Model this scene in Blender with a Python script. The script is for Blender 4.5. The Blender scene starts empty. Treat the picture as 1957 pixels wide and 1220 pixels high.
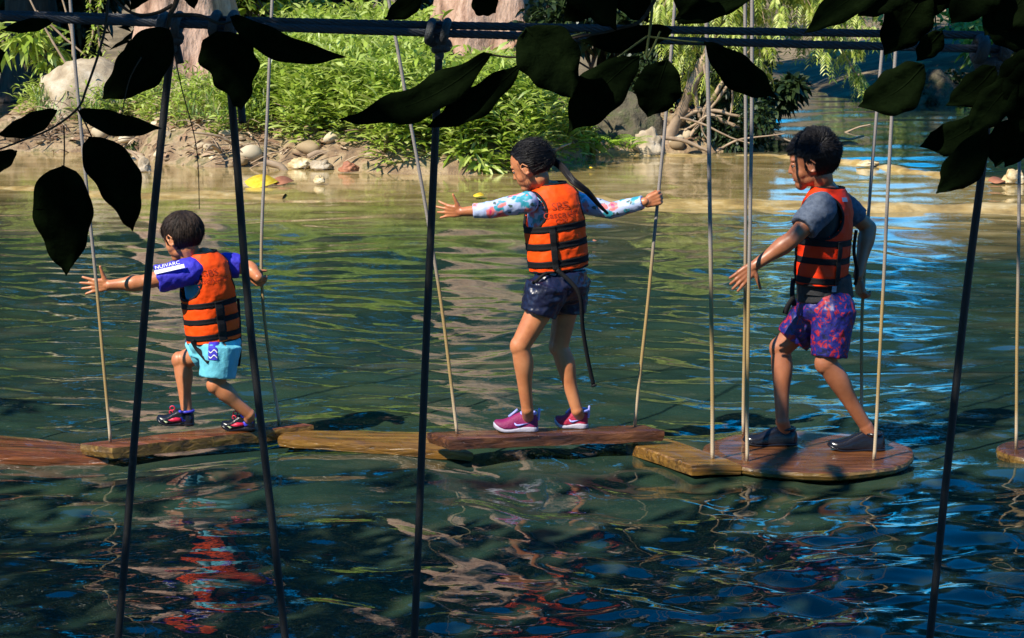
import bpy, bmesh, math, random
import numpy as np
from mathutils import Vector, Matrix, noise
R = math.radians
random.seed(7); rng = np.random.default_rng(7)
S = bpy.context.scene
COL = S.collection
# ------------------------------------------------------------------ camera
CAMH, PITCH, F, CX, CY = 2.0, R(9.1), 3960.0, 978.5, 610.0
cam = bpy.data.cameras.new('camera'); co = bpy.data.objects.new('camera', cam); COL.objects.link(co)
co.location = (0, 0, CAMH); co.rotation_euler = (math.pi/2 - PITCH, 0, 0)
cam.sensor_width = 36; cam.lens = 36*F/1957; cam.clip_start = .05; cam.clip_end = 600
S.camera = co
_f = Vector((0, math.cos(PITCH), -math.sin(PITCH))); _u = Vector((0, math.sin(PITCH), math.cos(PITCH))); _r = Vector((1, 0, 0))
def ray(x, y): return _f + _r*((x-CX)/F) + _u*((CY-y)/F)
def P(x, y, Y):                      # the point seen at photo position x, y at distance Y
    d = ray(x, y); return Vector((0, 0, CAMH)) + d*(Y/d.y)
def G(x, y, z=0.0):                  # the point seen at x, y on the level z
    d = ray(x, y); return Vector((0, 0, CAMH)) + d*((z-CAMH)/d.z)
# ------------------------------------------------------------------ linking
def tag(o, label=None, cat=None, group=None, kind=None):
    if label: o['label'] = label
    if cat: o['category'] = cat
    if group: o['group'] = group
    if kind: o['kind'] = kind
    return o
def link_mesh(name, me, mat=None, parent=None, smooth=True):
    o = bpy.data.objects.new(name, me); COL.objects.link(o)
    if mat is not None:
        me.materials.clear(); me.materials.append(mat)
    if smooth and len(me.polygons):
        me.polygons.foreach_set('use_smooth', [True]*len(me.polygons))
    if parent is not None:
        o.parent = parent; o.matrix_parent_inverse = parent.matrix_basis.inverted()
    return o
def obj(name, bm, mat=None, parent=None, smooth=True):
    me = bpy.data.meshes.new(name); bmesh.ops.recalc_face_normals(bm, faces=bm.faces[:])
    bm.to_mesh(me); bm.free()
    return link_mesh(name, me, mat, parent, smooth)
def pyobj(name, verts, faces, mat=None, parent=None, smooth=True):
    me = bpy.data.meshes.new(name); me.from_pydata([tuple(v) for v in verts], [], faces); me.update()
    return link_mesh(name, me, mat, parent, smooth)
def empty(name, loc):
    o = bpy.data.objects.new(name, None); COL.objects.link(o); o.location = loc; o.empty_display_size = .1
    return o
def bake(o):                         # apply modifiers
    dg = bpy.context.evaluated_depsgraph_get(); dg.update()
    me = bpy.data.meshes.new_from_object(o.evaluated_get(dg)); old = o.data
    o.modifiers.clear(); me.name = old.name; o.data = me
    me.polygons.foreach_set('use_smooth', [True]*len(me.polygons))
    bpy.data.meshes.remove(old); return o
def remesh(o, vox, it=4, fac=.5):
    m = o.modifiers.new('r', 'REMESH'); m.mode = 'VOXEL'; m.voxel_size = vox; m.use_smooth_shade = True
    if it:
        s = o.modifiers.new('s', 'SMOOTH'); s.factor = fac; s.iterations = it
    return bake(o)
def wrinkle(o, amp, freq, stretch=(1, 1, 1), seed=0.0):
    me = o.data; n = len(me.vertices); st = Vector(stretch)
    for v in me.vertices:
        q = Vector((v.co.x*st.x, v.co.y*st.y, v.co.z*st.z))*freq + Vector((seed, seed*2, 0))
        v.co += v.normal*amp*noise.fractal(q, 1.0, 2.0, 3)
    me.update(); return o
# ------------------------------------------------------------------ shapes
def frame(d):
    d = d.normalized(); a = Vector((0, 0, 1)) if abs(d.z) < .9 else Vector((1, 0, 0))
    s = d.cross(a).normalized(); return s, s.cross(d).normalized(), d
def rings_to(bm, rings, close0=True, close1=True):
    V = [[bm.verts.new(p) for p in r] for r in rings]; n = len(V[0])
    for a, b in zip(V, V[1:]):
        for i in range(n): bm.faces.new((a[i], a[(i+1) % n], b[(i+1) % n], b[i]))
    if close0: bm.faces.new(V[0][::-1])
    if close1: bm.faces.new(V[-1])
    return V
def cap(bm, p0, r0, p1, r1, seg=14):
    p0 = Vector(p0); p1 = Vector(p1); s, t, d = frame(p1-p0 if (p1-p0).length > 1e-6 else Vector((0, 0, 1)))
    R_ = []
    def ring(c, r): R_.append([c + (s*math.cos(2*math.pi*i/seg)+t*math.sin(2*math.pi*i/seg))*r for i in range(seg)])
    for k in range(1, 5): a = k/4*math.pi/2; ring(p0 - d*r0*math.cos(a), max(r0*math.sin(a), 1e-5))
    for k in range(0, 4): a = k/4*math.pi/2; ring(p1 + d*r1*math.sin(a), max(r1*math.cos(a), 1e-5))
    rings_to(bm, R_)
def chain(bm, pts, seg=14):          # [(point, radius), ...]
    for (a, ra), (b, rb) in zip(pts, pts[1:]): cap(bm, a, ra, b, rb, seg)
def cone(bm, p0, r0, p1, r1, seg=20):
    s, t, d = frame(Vector(p1)-Vector(p0))
    rings_to(bm, [[c + (s*math.cos(2*math.pi*i/seg)+t*math.sin(2*math.pi*i/seg))*r for i in range(seg)] for c, r in ((Vector(p0), r0), (Vector(p1), r1))])
def ell(bm, c, ax, ay, az, sub=3):   # three half-axis vectors
    m = bmesh.ops.create_icosphere(bm, subdivisions=sub, radius=1.0)
    for v in m['verts']: v.co = Vector(c) + ax*v.co.x + ay*v.co.y + az*v.co.z
def tube(bm, pts, rad, seg=10, caps=True):
    pts = [Vector(p) for p in pts]; n = len(pts)
    if not isinstance(rad, (list, tuple)): rad = [rad]*n
    s, t, d = frame(pts[1]-pts[0]); R_ = []
    for i, p in enumerate(pts):
        d2 = (pts[min(i+1, n-1)]-pts[max(i-1, 0)]).normalized()
        s = (s - d2*s.dot(d2)).normalized(); t = d2.cross(s)
        R_.append([p + (s*math.cos(2*math.pi*k/seg)+t*math.sin(2*math.pi*k/seg))*rad[i] for k in range(seg)])
    rings_to(bm, R_, caps, caps)
def spline(pts, n=8):                # Catmull-Rom
    pts = [Vector(p) for p in pts]; out = []
    for i in range(len(pts)-1):
        a, b, c, d = pts[max(i-1, 0)], pts[i], pts[i+1], pts[min(i+2, len(pts)-1)]
        for k in range(n):
            t = k/n
            out.append(.5*((2*b)+(c-a)*t+(2*a-5*b+4*c-d)*t*t+(3*b-a-3*c+d)*t**3))
    out.append(pts[-1]); return out
def leafmesh(name, pos, d, nrm, L, W, mat, parent=None, droop=.15):
    """many lanceolate leaves in one mesh (numpy arrays)"""
    N = len(pos); d = d/np.linalg.norm(d, axis=1, keepdims=True)
    s = np.cross(d, nrm); s /= np.linalg.norm(s, axis=1, keepdims=True)+1e-9; n = np.cross(s, d)
    L = L[:, None]; W = W[:, None]; dr = np.zeros((N, 3)); dr[:, 2] = -1
    a = pos; m1 = pos + d*L*.38; m2 = pos + d*L*.72 + dr*L*droop*.45; tip = pos + d*L + dr*L*droop
    V = np.stack([a, m1-s*W*.5+n*W*.12, m1+s*W*.5+n*W*.12, m2-s*W*.36+n*W*.08, m2+s*W*.36+n*W*.08, tip], 1).reshape(-1, 3)
    b = np.arange(N)[:, None]*6
    me = bpy.data.meshes.new(name); me.vertices.add(N*6); me.vertices.foreach_set('co', V.ravel())
    lp = np.concatenate([b+0, b+2, b+1, b+1, b+2, b+4, b+3, b+3, b+4, b+5], 1)
    me.loops.add(N*10); me.loops.foreach_set('vertex_index', lp.ravel().astype(np.int32))
    st = (np.arange(N)[:, None]*10 + np.array([0, 3, 7])).ravel().astype(np.int32)
    me.polygons.add(N*3); me.polygons.foreach_set('loop_start', st)
    me.update(calc_edges=True); me.validate()
    return link_mesh(name, me, mat, parent, True)
# ------------------------------------------------------------------ materials
def new_mat(name):
    m = bpy.data.materials.new(name); m.use_nodes = True; nt = m.node_tree
    return m, nt, nt.nodes['Principled BSDF'], nt.nodes['Material Output']
def nd(nt, typ, **kw):
    n = nt.nodes.new(typ)
    for k, v in kw.items():
        if k in n.inputs: n.inputs[k].default_value = v
        else: setattr(n, k, v)
    return n
def ramp(nt, stops, interp='LINEAR'):
    n = nt.nodes.new('ShaderNodeValToRGB'); cr = n.color_ramp; cr.interpolation = interp
    while len(cr.elements) < len(stops): cr.elements.new(.5)
    for e, (p, c) in zip(cr.elements, stops): e.position = p; e.color = (*c, 1)
    return n
def coords(nt, scale=(1, 1, 1), kind='Object'):
    t = nt.nodes.new('ShaderNodeTexCoord'); mp = nt.nodes.new('ShaderNodeMapping'); mp.inputs['Scale'].default_value = scale
    nt.links.new(t.outputs[kind], mp.inputs['Vector']); return mp.outputs['Vector']
def mat(name, stops, scale=8, stretch=(1, 1, 1), rough=.6, bump=.0, bscale=None, detail=6, spec=.5, rvar=0, interp='LINEAR', sheen=0, sss=0, bdist=.01):
    m, nt, b, out = new_mat(name); v = coords(nt, stretch)
    n = nd(nt, 'ShaderNodeTexNoise', Scale=scale, Detail=detail, Roughness=.6); nt.links.new(v, n.inputs['Vector'])
    r = ramp(nt, stops, interp); nt.links.new(n.outputs['Fac'], r.inputs['Fac']); nt.links.new(r.outputs['Color'], b.inputs['Base Color'])
    b.inputs['Roughness'].default_value = rough; b.inputs['Specular IOR Level'].default_value = spec
    if sheen: b.inputs['Sheen Weight'].default_value = sheen
    if sss:
        b.inputs['Subsurface Weight'].default_value = sss; b.inputs['Subsurface Radius'].default_value = (.01, .004, .002); b.inputs['Subsurface Scale'].default_value = .5
    if rvar:
        mr = nd(nt, 'ShaderNodeMapRange'); mr.inputs['To Min'].default_value = rough-rvar; mr.inputs['To Max'].default_value = rough+rvar
        n3 = nd(nt, 'ShaderNodeTexNoise', Scale=scale*.6, Detail=4); nt.links.new(v, n3.inputs['Vector'])
        nt.links.new(n3.outputs['Fac'], mr.inputs['Value']); nt.links.new(mr.outputs['Result'], b.inputs['Roughness'])
    if bump:
        n2 = nd(nt, 'ShaderNodeTexNoise', Scale=bscale or scale*3, Detail=8, Roughness=.6); nt.links.new(v, n2.inputs['Vector'])
        bp = nd(nt, 'ShaderNodeBump', Strength=bump, Distance=bdist); nt.links.new(n2.outputs['Fac'], bp.inputs['Height']); nt.links.new(bp.outputs['Normal'], b.inputs['Normal'])
    return m
def leaf_mat(name, stops, rough=.45, trans=.3, tcol=None, spec=.5):
    m, nt, b, out = new_mat(name)
    g = nt.nodes.new('ShaderNodeNewGeometry'); r = ramp(nt, stops); nt.links.new(g.outputs['Random Per Island'], r.inputs['Fac'])
    nt.links.new(r.outputs['Color'], b.inputs['Base Color']); b.inputs['Roughness'].default_value = rough; b.inputs['Specular IOR Level'].default_value = spec
    tr = nd(nt, 'ShaderNodeBsdfTranslucent'); mx = nd(nt, 'ShaderNodeMixShader', Fac=trans)
    if tcol: tr.inputs['Color'].default_value = (*tcol, 1)
    else: nt.links.new(r.outputs['Color'], tr.inputs['Color'])
    nt.links.new(b.outputs[0], mx.inputs[1]); nt.links.new(tr.outputs[0], mx.inputs[2]); nt.links.new(mx.outputs[0], out.inputs['Surface'])
    return m
def plain(name, c, rough=.6, spec=.5, bump=.3, bscale=60, var=.75, scale=6, **kw):
    return mat(name, [(.3, tuple(x*var for x in c)), (.7, c)], scale=scale, rough=rough, spec=spec, bump=bump, bscale=bscale, **kw)
# ------------------------------------------------------------------ light
SUN = Vector((-.52, -.50, .69)).normalized()
sun = bpy.data.lights.new('sun', 'SUN'); so = bpy.data.objects.new('sun', sun); COL.objects.link(so)
sun.energy = 5.0; sun.angle = R(.5); sun.color = (1, .93, .80)
so.rotation_euler = (-SUN).to_track_quat('-Z', 'Y').to_euler(); so.location = SUN*60
w = bpy.data.worlds.new('World'); S.world = w; w.use_nodes = True; wt = w.node_tree
sky = wt.nodes.new('ShaderNodeTexSky'); sky.sky_type = 'NISHITA'; sky.sun_disc = False
sky.sun_elevation = math.asin(SUN.z); sky.sun_rotation = math.atan2(SUN.x, SUN.y); sky.air_density = 1.0; sky.dust_density = 0.1; sky.ozone_density = 4.5
hs = wt.nodes.new('ShaderNodeHueSaturation'); hs.inputs['Saturation'].default_value = 1.7
wt.links.new(sky.outputs[0], hs.inputs['Color']); bg = wt.nodes['Background']; wt.links.new(hs.outputs[0], bg.inputs['Color']); bg.inputs['Strength'].default_value = .15
S.view_settings.view_transform = 'Standard'; S.view_settings.look = 'None'; S.view_settings.exposure = .70; S.view_settings.gamma = 1
S.render.engine = 'CYCLES'; S.cycles.max_bounces = 6; S.cycles.use_denoising = True; S.cycles.caustics_reflective = False; S.cycles.caustics_refractive = False
# ------------------------------------------------------------------ setting materials
M = {}
M['bed'] = mat('riverbed_sand', [(.3, (.10, .08, .05)), (.7, (.20, .16, .09))], scale=3, bump=.4, rough=.8)
M['bank'] = mat('bank_earth', [(.28, (.06, .038, .022)), (.42, (.20, .125, .065)), (.54, (.34, .24, .13)), (.62, (.16, .13, .05)), (.74, (.38, .30, .19))], scale=3.6, detail=10, bump=1, bscale=14, rough=.9, bdist=.05)
M['ledge'] = mat('travertine_ledge', [(.3, (.16, .10, .03)), (.5, (.36, .24, .08)), (.7, (.52, .40, .20))], scale=3.5, bump=.7, bscale=9, rough=.35, bdist=.03)
M['rock'] = mat('limestone', [(.28, (.15, .105, .065)), (.5, (.36, .28, .18)), (.75, (.56, .48, .36))], scale=3.5, bump=.8, bscale=10, rough=.85, bdist=.03)
M['rock_yellow'] = mat('stained_limestone', [(.3, (.22, .13, .05)), (.48, (.52, .38, .18)), (.7, (.74, .63, .42))], scale=4, bump=.8, bscale=10, rough=.7, bdist=.02)
M['rock_dark'] = mat('mossy_rock', [(.3, (.025, .022, .014)), (.5, (.10, .082, .048)), (.62, (.07, .075, .03)), (.75, (.22, .185, .12))], scale=5, detail=10, bump=1, bscale=14, rough=.9, bdist=.06)
M['bark_pink'] = mat('pale_bark', [(.28, (.07, .036, .022)), (.42, (.30, .17, .11)), (.58, (.48, .31, .22)), (.72, (.17, .095, .06))], scale=3.2, detail=10, stretch=(2, 2, .7), bump=1, bscale=7, rough=.85, bdist=.05)
M['bark_dark'] = mat('dark_bark', [(.3, (.035, .025, .018)), (.7, (.11, .08, .055))], scale=4, stretch=(2, 2, .4), bump=.8, rough=.9, bdist=.03)
M['stick'] = mat('dry_stick', [(.3, (.20, .13, .075)), (.7, (.42, .30, .19))], scale=5, stretch=(1, 1, 1), bump=.5, rough=.8)
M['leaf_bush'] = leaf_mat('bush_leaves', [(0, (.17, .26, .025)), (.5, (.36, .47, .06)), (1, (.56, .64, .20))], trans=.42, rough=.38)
M['leaf_grass'] = leaf_mat('grass_blades', [(0, (.10, .19, .03)), (.6, (.22, .32, .07)), (1, (.38, .34, .15))], trans=.3)
M['leaf_cypress'] = leaf_mat('feathery_leaves', [(0, (.18, .26, .02)), (.5, (.40, .47, .06)), (1, (.62, .62, .18))], trans=.4)
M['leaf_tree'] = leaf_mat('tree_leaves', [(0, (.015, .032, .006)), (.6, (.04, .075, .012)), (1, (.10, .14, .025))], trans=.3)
M['leaf_dark'] = leaf_mat('shaded_leaves', [(0, (.012, .026, .006)), (1, (.035, .06, .014))], trans=.15)  # darker copy of the tree leaves, shade worked into the colour
M['litter'] = leaf_mat('dead_leaves', [(0, (.16, .085, .045)), (.5, (.34, .20, .11)), (1, (.50, .40, .26))], trans=.1, rough=.8)
M['fern'] = leaf_mat('fern_green', [(0, (.24, .42, .03)), (1, (.42, .58, .07))], trans=.4)
M['yellow_leaf'] = mat('yellow_leaf', [(.4, (.70, .42, .02)), (.6, (.80, .60, .05))], scale=20, rough=.4)
# ------------------------------------------------------------------ shore lines
def interp(x, pts): return float(np.interp(x, [p[0] for p in pts], [p[1] for p in pts]))
def world_line(px): return [(g.x, g.y) for g in (G(x, y, 0) for x, y in px)]
SHORE = world_line([(-500, 296), (0, 292), (230, 292), (300, 312), (400, 322), (520, 318), (640, 326), (760, 334), (900, 336), (1040, 326), (1110, 308), (1150, 293), (1230, 292), (1330, 292), (1480, 287), (1560, 284)])
LEDGE_B = world_line([(1100, 293), (1300, 297), (1480, 299), (1560, 302), (1640, 313), (1720, 326), (1830, 340), (1957, 348), (2300, 352)])
LEDGE_A = world_line([(-300, 352), (0, 360), (250, 372), (600, 378), (900, 384), (1100, 384), (1300, 393), (1500, 396), (1700, 398), (1957, 402), (2400, 404)])
def bank_h(X, Y):
    d = Y - interp(X, SHORE)
    right = 3.0 - .05*max(Y-25, 0) - X + .5*noise.noise((0, Y*.5, 3)); left = X + 6.7 + .16*(Y-25)
    d = min(d, right*1.2, left*1.4, (37-Y)*.8)
    n = noise.fractal((X*.8, Y*.8, 1.3), 1, 2, 4)
    if d < 0: return -.05 + .35*max(d, -1.6) + .04*n
    return .02 + .34*(1-math.exp(-d*1.5)) + .085*d*(1 if d < 6 else 6/d) + .09*n*min(1, d*2) + .07*noise.fractal((X*3.1, Y*3.1, 5), 1, 2, 3)*min(1, d*3+.2) - .05*(1-min(1, d*3))
def gridmesh(name, xs, ys, hf, mt):
    V = [(x, y, hf(x, y)) for y in ys for x in xs]; n = len(xs)
    Fc = [(j*n+i, j*n+i+1, (j+1)*n+i+1, (j+1)*n+i) for j in range(len(ys)-1) for i in range(n-1)]
    return tag(pyobj(name, V, Fc, mt), kind='structure')
gridmesh('river_bank', np.linspace(-10.5, 5, 140), np.linspace(21, 40, 170), bank_h, M['bank'])
def ground_h(X, Y):
    n = noise.fractal((X*.3, Y*.3, 7), 1, 2, 4); h = -1.1
    far = Y - 72 - .12*abs(X); rb = Y - 34.6 - .5*(13-X)*(X < 13) - .4*n; rb = min(rb, X-6.0-.02*(Y-35))
    lb = min(Y-58, -4-X) ; nb = 1.9-Y+.4*n
    for d, s, top in ((far, .25, 6), (rb, .22, 2.4), (lb, .2, 2), (nb, .5, .35)):
        if d > -2.5: h = max(h, min(top, (.05 + d*s) if d > 0 else .05 + d*.46) + .12*n)
    for d in (abs(X)-22-.0*Y,):
        if d > -2: h = max(h, min(4, .05 + d*.3 if d > 0 else .05 + d*.58) + .15*n)
    return h
gx = np.concatenate([np.linspace(-160, -30, 20), np.linspace(-28, 28, 113), np.linspace(30, 160, 20)])
gy = np.concatenate([np.linspace(-60, -8, 14), np.linspace(-6, 80, 173), np.linspace(84, 320, 30)])
M['ground'] = mat('dark_forest_ground', [(.30, (.05, .040, .020)), (.5, (.15, .11, .055)), (.68, (.28, .21, .12))], scale=1.4, bump=1, bscale=6, rough=.95, bdist=.06)
gridmesh('ground', gx, gy, ground_h, M['ground'])
# travertine ledges just breaking the surface
def ledge(name, line, x0, x1, wid, top, seed):
    xs = np.linspace(x0, x1, 260); vs = np.linspace(-1, 1, 26); V = []
    for v in vs:
        for x in xs:
            y0 = interp(x, line) + .16*noise.fractal((x*.7, seed, 0), 1, 2, 3)
            ww = wid*(.8+.5*noise.noise((x*.6, seed+5, 0))); y = y0 + v*ww
            V.append((x, y, top - .22*abs(v)**2.2 + .045*noise.fractal((x*1.1, y*2.2, seed), 1, 2, 4)))
    n = len(xs)
    Fc = [(j*n+i, j*n+i+1, (j+1)*n+i+1, (j+1)*n+i) for j in range(len(vs)-1) for i in range(n-1)]
    return tag(pyobj(name, V, Fc, M['ledge']), kind='structure')
ledge('river_ledge', LEDGE_A, .4, 7.9, .80, .042, 2.0)
ledge('river_ledge', LEDGE_A, -8, -2.2, .8, .016, 6.0)
ledge('river_ledge', LEDGE_B, .6, 9.0, .55, .028, 4.0)
# ------------------------------------------------------------------ water
def make_water():
    ys = [2.0]
    while ys[-1] < 118:
        y = ys[-1]; ys.append(y + (.03 if y < 5.6 else min(max(1.15*y*y/4144, .010), .55)))
    ys = np.array(ys)
    th = np.tan(np.concatenate([np.linspace(R(-40), R(-16.2), 40), np.linspace(R(-16), R(16), 820), np.linspace(R(16.2), R(40), 40)]))
    Yg, Tg = np.meshgrid(ys, th, indexing='ij'); X = Yg*Tg; Y = Yg
    dy = np.gradient(ys)[:, None]
    Z = np.zeros_like(X)
    wr = np.random.default_rng(11)
    def lown(x, y, f, sd, k=9):
        r2 = np.random.default_rng(sd); o = np.zeros_like(x)
        for _ in range(k):
            a = r2.uniform(0, 2*np.pi); q = f*r2.uniform(.6, 1.6); o += np.sin(q*(x*np.cos(a)+y*np.sin(a)) + r2.uniform(0, 6.28))
        return o/math.sqrt(k)
    wx = X + .16*lown(X, Y, 1.7, 3); wy = Y + .12*lown(X, Y, 1.9, 4)      # warp breaks up the long crests
    env = np.clip(.85 + .35*lown(X, Y, .55, 5), .3, 1.7); env2 = np.clip(.8+.5*lown(X, Y, .8, 6), .15, 1.9)
    side = np.interp(Tg, [-.25, .02, .12, .25], [.80, .80, 1.15, 1.3])
    side = side + (1.0-side)*np.interp(Y, [6.5, 9.5], [1, 0])
    fine = np.interp(Y, [6, 7.4, 9.5, 13], [.30, .5, 1.15, 1.5])
    near = np.interp(Y, [6.2, 8.6, 10.5], [1, .75, 0])
    for lam, slope, n, spread, wgt in ((1.5, .016, 6, .5, 1), (.85, .028, 9, .55, 1), (.50, .054, 12, .6, 1), (.30, .060, 16, .42, 1-.4*near), (.18, .072, 22, .36, 1-.55*near), (.11, .064, 24, .36, 1-.45*near), (.075, .044, 20, .38, 1-.5*near),
                                       (.36, .050, 16, 1.3, near), (.24, .074, 22, 1.6, near), (.16, .064, 24, 1.6, near)):
        for _ in range(n):
            l = lam*wr.uniform(.78, 1.28); k = 2*np.pi/l; a = R(84) + wr.normal(0, spread)
            att = np.clip((l/dy - 2.5)/3, 0, 1)*wgt
            Z += (slope/math.sqrt(n)/k*1.41)*att*(env*side**.5 if lam > .4 else env2*side)*np.sin(k*(wx*np.cos(a)+wy*np.sin(a)) + wr.uniform(0, 6.28))
    la = np.interp(X, [p[0] for p in LEDGE_A], [p[1] for p in LEDGE_A]); lb = np.interp(X, [p[0] for p in LEDGE_B], [p[1] for p in LEDGE_B])
    sh = np.interp(X, [p[0] for p in SHORE], [p[1] for p in SHORE])
    sm = lambda e0, e1, v: (lambda t: t*t*(3-2*t))(np.clip((v-e0)/(e1-e0), 0, 1))
    nz = .5*lown(X, Y, .9, 8) + .3*lown(X, Y, 2.4, 9)
    shallow = .62*sm(-4.2, -.2, Y - la + nz*1.2) + .38*sm(-1.3, .6, Y - la + nz*.7)
    beyond = np.where(X > .9, sm(-.4, .9, Y - lb), sm(1.5, 4, Y-sh)*(X < -5.5))
    pool = np.where(X > .9, .10*sm(.3, 1.6, Y-la)*sm(-.2, -1.6, Y-lb), 0)   # greenish basin between the ledges
    deepness = shallow*(1-beyond)*(1-pool)
    calm = 1 - .5*shallow*(1-beyond); Z *= calm
    Z *= 1 + 1.1*beyond
    # the eddy where the boards press into the stream
    V = np.stack([X, Y, Z], 2).reshape(-1, 3); nr, nc = X.shape
    me = bpy.data.meshes.new('river_water'); me.vertices.add(nr*nc); me.vertices.foreach_set('co', V.ravel())
    idx = np.arange(nr*nc).reshape(nr, nc); q = np.stack([idx[:-1, :-1], idx[:-1, 1:], idx[1:, 1:], idx[1:, :-1]], 2).reshape(-1, 4).astype(np.int32)
    me.loops.add(q.size); me.loops.foreach_set('vertex_index', q.ravel()); me.polygons.add(len(q)); me.polygons.foreach_set('loop_start', (np.arange(len(q))*4).astype(np.int32))
    me.update(calc_edges=True)
    at = me.attributes.new('shallow', 'FLOAT', 'POINT'); at.data.foreach_set('value', deepness.ravel().astype(np.float32))
    m, nt, b, out = new_mat('river_water')
    a = nd(nt, 'ShaderNodeAttribute', attribute_name='shallow')
    v = coords(nt, (1, 1, 1))
    n1 = nd(nt, 'ShaderNodeTexNoise', Scale=.7, Detail=5, Roughness=.6); nt.links.new(v, n1.inputs['Vector'])
    rd = ramp(nt, [(.32, (.010, .026, .021)), (.50, (.015, .036, .026)), (.68, (.026, .046, .022))]); nt.links.new(n1.outputs['Fac'], rd.inputs['Fac'])
    n2 = nd(nt, 'ShaderNodeTexNoise', Scale=1.6, Detail=7, Roughness=.65); vv = coords(nt, (.7, 1.8, 1)); nt.links.new(vv, n2.inputs['Vector'])
    rs = ramp(nt, [(.34, (.17, .12, .035)), (.5, (.34, .24, .085)), (.66, (.50, .37, .17))]); nt.links.new(n2.outputs['Fac'], rs.inputs['Fac'])
    ad = nd(nt, 'ShaderNodeMath', operation='MULTIPLY_ADD'); ad.inputs[1].default_value = .35; nt.links.new(n2.outputs['Fac'], ad.inputs[0])
    sb = nd(nt, 'ShaderNodeMath', operation='SUBTRACT'); sb.inputs[1].default_value = .175; nt.links.new(a.outputs['Fac'], sb.inputs[0]); nt.links.new(sb.outputs[0], ad.inputs[2]); ad.use_clamp = True
    mx = nd(nt, 'ShaderNodeMix', data_type='RGBA'); nt.links.new(ad.outputs[0], mx.inputs[0]); nt.links.new(rd.outputs['Color'], mx.inputs[6]); nt.links.new(rs.outputs['Color'], mx.inputs[7])
    nt.links.new(mx.outputs[2], b.inputs['Base Color'])
    b.inputs['Roughness'].default_value = .004; b.inputs['IOR'].default_value = 1.56; b.inputs['Specular IOR Level'].default_value = .5
    nb = nd(nt, 'ShaderNodeTexNoise', Scale=18, Detail=2, Roughness=.5); vb = coords(nt, (.8, 1.5, 1)); nt.links.new(vb, nb.inputs['Vector'])
    bp = nd(nt, 'ShaderNodeBump', Strength=.13, Distance=.006); nt.links.new(nb.outputs['Fac'], bp.inputs['Height']); nt.links.new(bp.outputs['Normal'], b.inputs['Normal'])
    return tag(link_mesh('river_water', me, m), kind='structure')
make_water()
# ------------------------------------------------------------------ rocks
def rock(px, py, wpx, hpx, label, Y=None, m='rock', seed=None, depth=.8, z=None, group=None, name='rock', rough=.46):
    """px, py = centre of its foot line in the photo"""
    p = G(px, py, 0.03 if z is None else z) if Y is None else P(px, py, Y)
    s = p.y/F; sx, sz = wpx*s/2, hpx*s; bm = bmesh.new(); bmesh.ops.create_icosphere(bm, subdivisions=4, radius=1)
    sd = (seed or px*.37+py*.11)
    for v in bm.verts:
        d = v.co.normalized(); r = 1 + rough*noise.fractal(d*1.1 + Vector((sd, 0, 0)), .85, 2.1, 6) - .12*abs(noise.noise(d*2.6+Vector((0, sd, 0))))
        q = d*r; v.co = Vector((q.x*sx, q.y*sx*depth, max(q.z, -.35)*sz*.82))
    o = obj(name, bm, M[m]); o.location = p + Vector((0, sx*depth*.7, sz*.12))
    tag(o, label, 'rock', group); return o
rock(165, 214, 205, 108, 'large pale sloping boulder at the left end of the far bank', Y=26.6, seed=3, name='boulder', rough=.22)
rock(1190, 291, 135, 118, 'dark mossy boulder in the shade beside the fern', Y=25.6, m='rock_dark', seed=8, name='boulder', rough=.5)
rock(1243, 290, 62, 44, 'pale sunlit boulder at the foot of the leaning tree', Y=24.9, seed=12.5, name='boulder', rough=.42)
shore = [(545, 280, 46, 40, 'pale block of stone above the tangle of roots', 'rock'), (486, 309, 48, 22, 'flat cream stone under the second dark rope', 'rock_yellow'),
 (452, 306, 34, 18, 'small tan stone left of the flat cream stone', 'rock_yellow'), (575, 318, 46, 18, 'tan stone under the twisted root at the waterline', 'rock_yellow'),
 (612, 321, 40, 16, 'bright rounded stone at the waterline left of the rusty clump', 'rock'), (640, 300, 30, 20, 'small pale stone among roots below the leafy plants', 'rock'),
 (400, 312, 60, 24, 'broad yellowish stone between the two dark ropes', 'rock_yellow'), (372, 300, 34, 26, 'cream stone up the bank right of the left dark rope', 'rock'),
 (350, 196, 50, 38, 'white stone at the foot of the left trunk', 'rock'), (375, 178, 34, 30, 'small white stone behind the hanging leaf', 'rock'),
 (275, 324, 24, 24, 'lone pale stone standing in the shallows by the left dark rope', 'rock'), (610, 348, 22, 14, 'little yellow stone alone in the shallow water', 'rock_yellow'),
 (1105, 262, 58, 16, 'flat white stone above the fern', 'rock'), (1941, 347, 46, 24, 'yellow stone on the ledge at the right edge', 'rock_yellow'),
 (700, 318, 26, 14, 'brown stone under the drooping plants', 'rock_dark'), (430, 250, 30, 22, 'grey stone half sunk in the grass between the dark ropes', 'rock'),
 (310, 262, 40, 22, 'tan stone in the dry litter at the left bank', 'rock_yellow'), (265, 246, 34, 20, 'dull brown stone above the mossy patch', 'rock_dark'), (665, 326, 34, 16, 'rust red stone at the waterline', 'rust'),
 (1660, 316, 40, 9, 'low golden stone on the upper ledge right of the taller boy', 'rock_yellow')]
M['rust'] = mat('rust_rock', [(.3, (.20, .06, .03)), (.7, (.42, .17, .08))], scale=5, bump=.6, rough=.7)
for i, (x, y, wp, hp, lb, m) in enumerate(shore):
    zz = None; Y = None
    if y < 290 and x < 700:
        Y = 24.6 + (290-y)*.02
        for _ in range(30):                          # find where the line of sight meets the bank
            q = P(x, y, Y)
            if q.z > bank_h(q.x, q.y): Y += .12
            else: break
    rock(x, y, wp, hp, lb, Y=Y, m=m, seed=i*3.1+1, group='stones along the far bank')
far_r = [(1735, 212, 90, 46), (1800, 208, 100, 70), (1870, 206, 90, 60), (1930, 206, 70, 50), (1690, 210, 50, 24), (1770, 150, 80, 34), (1860, 120, 120, 40), (1600, 106, 90, 22), (1690, 104, 120, 26), (1930, 140, 80, 44)]
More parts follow.
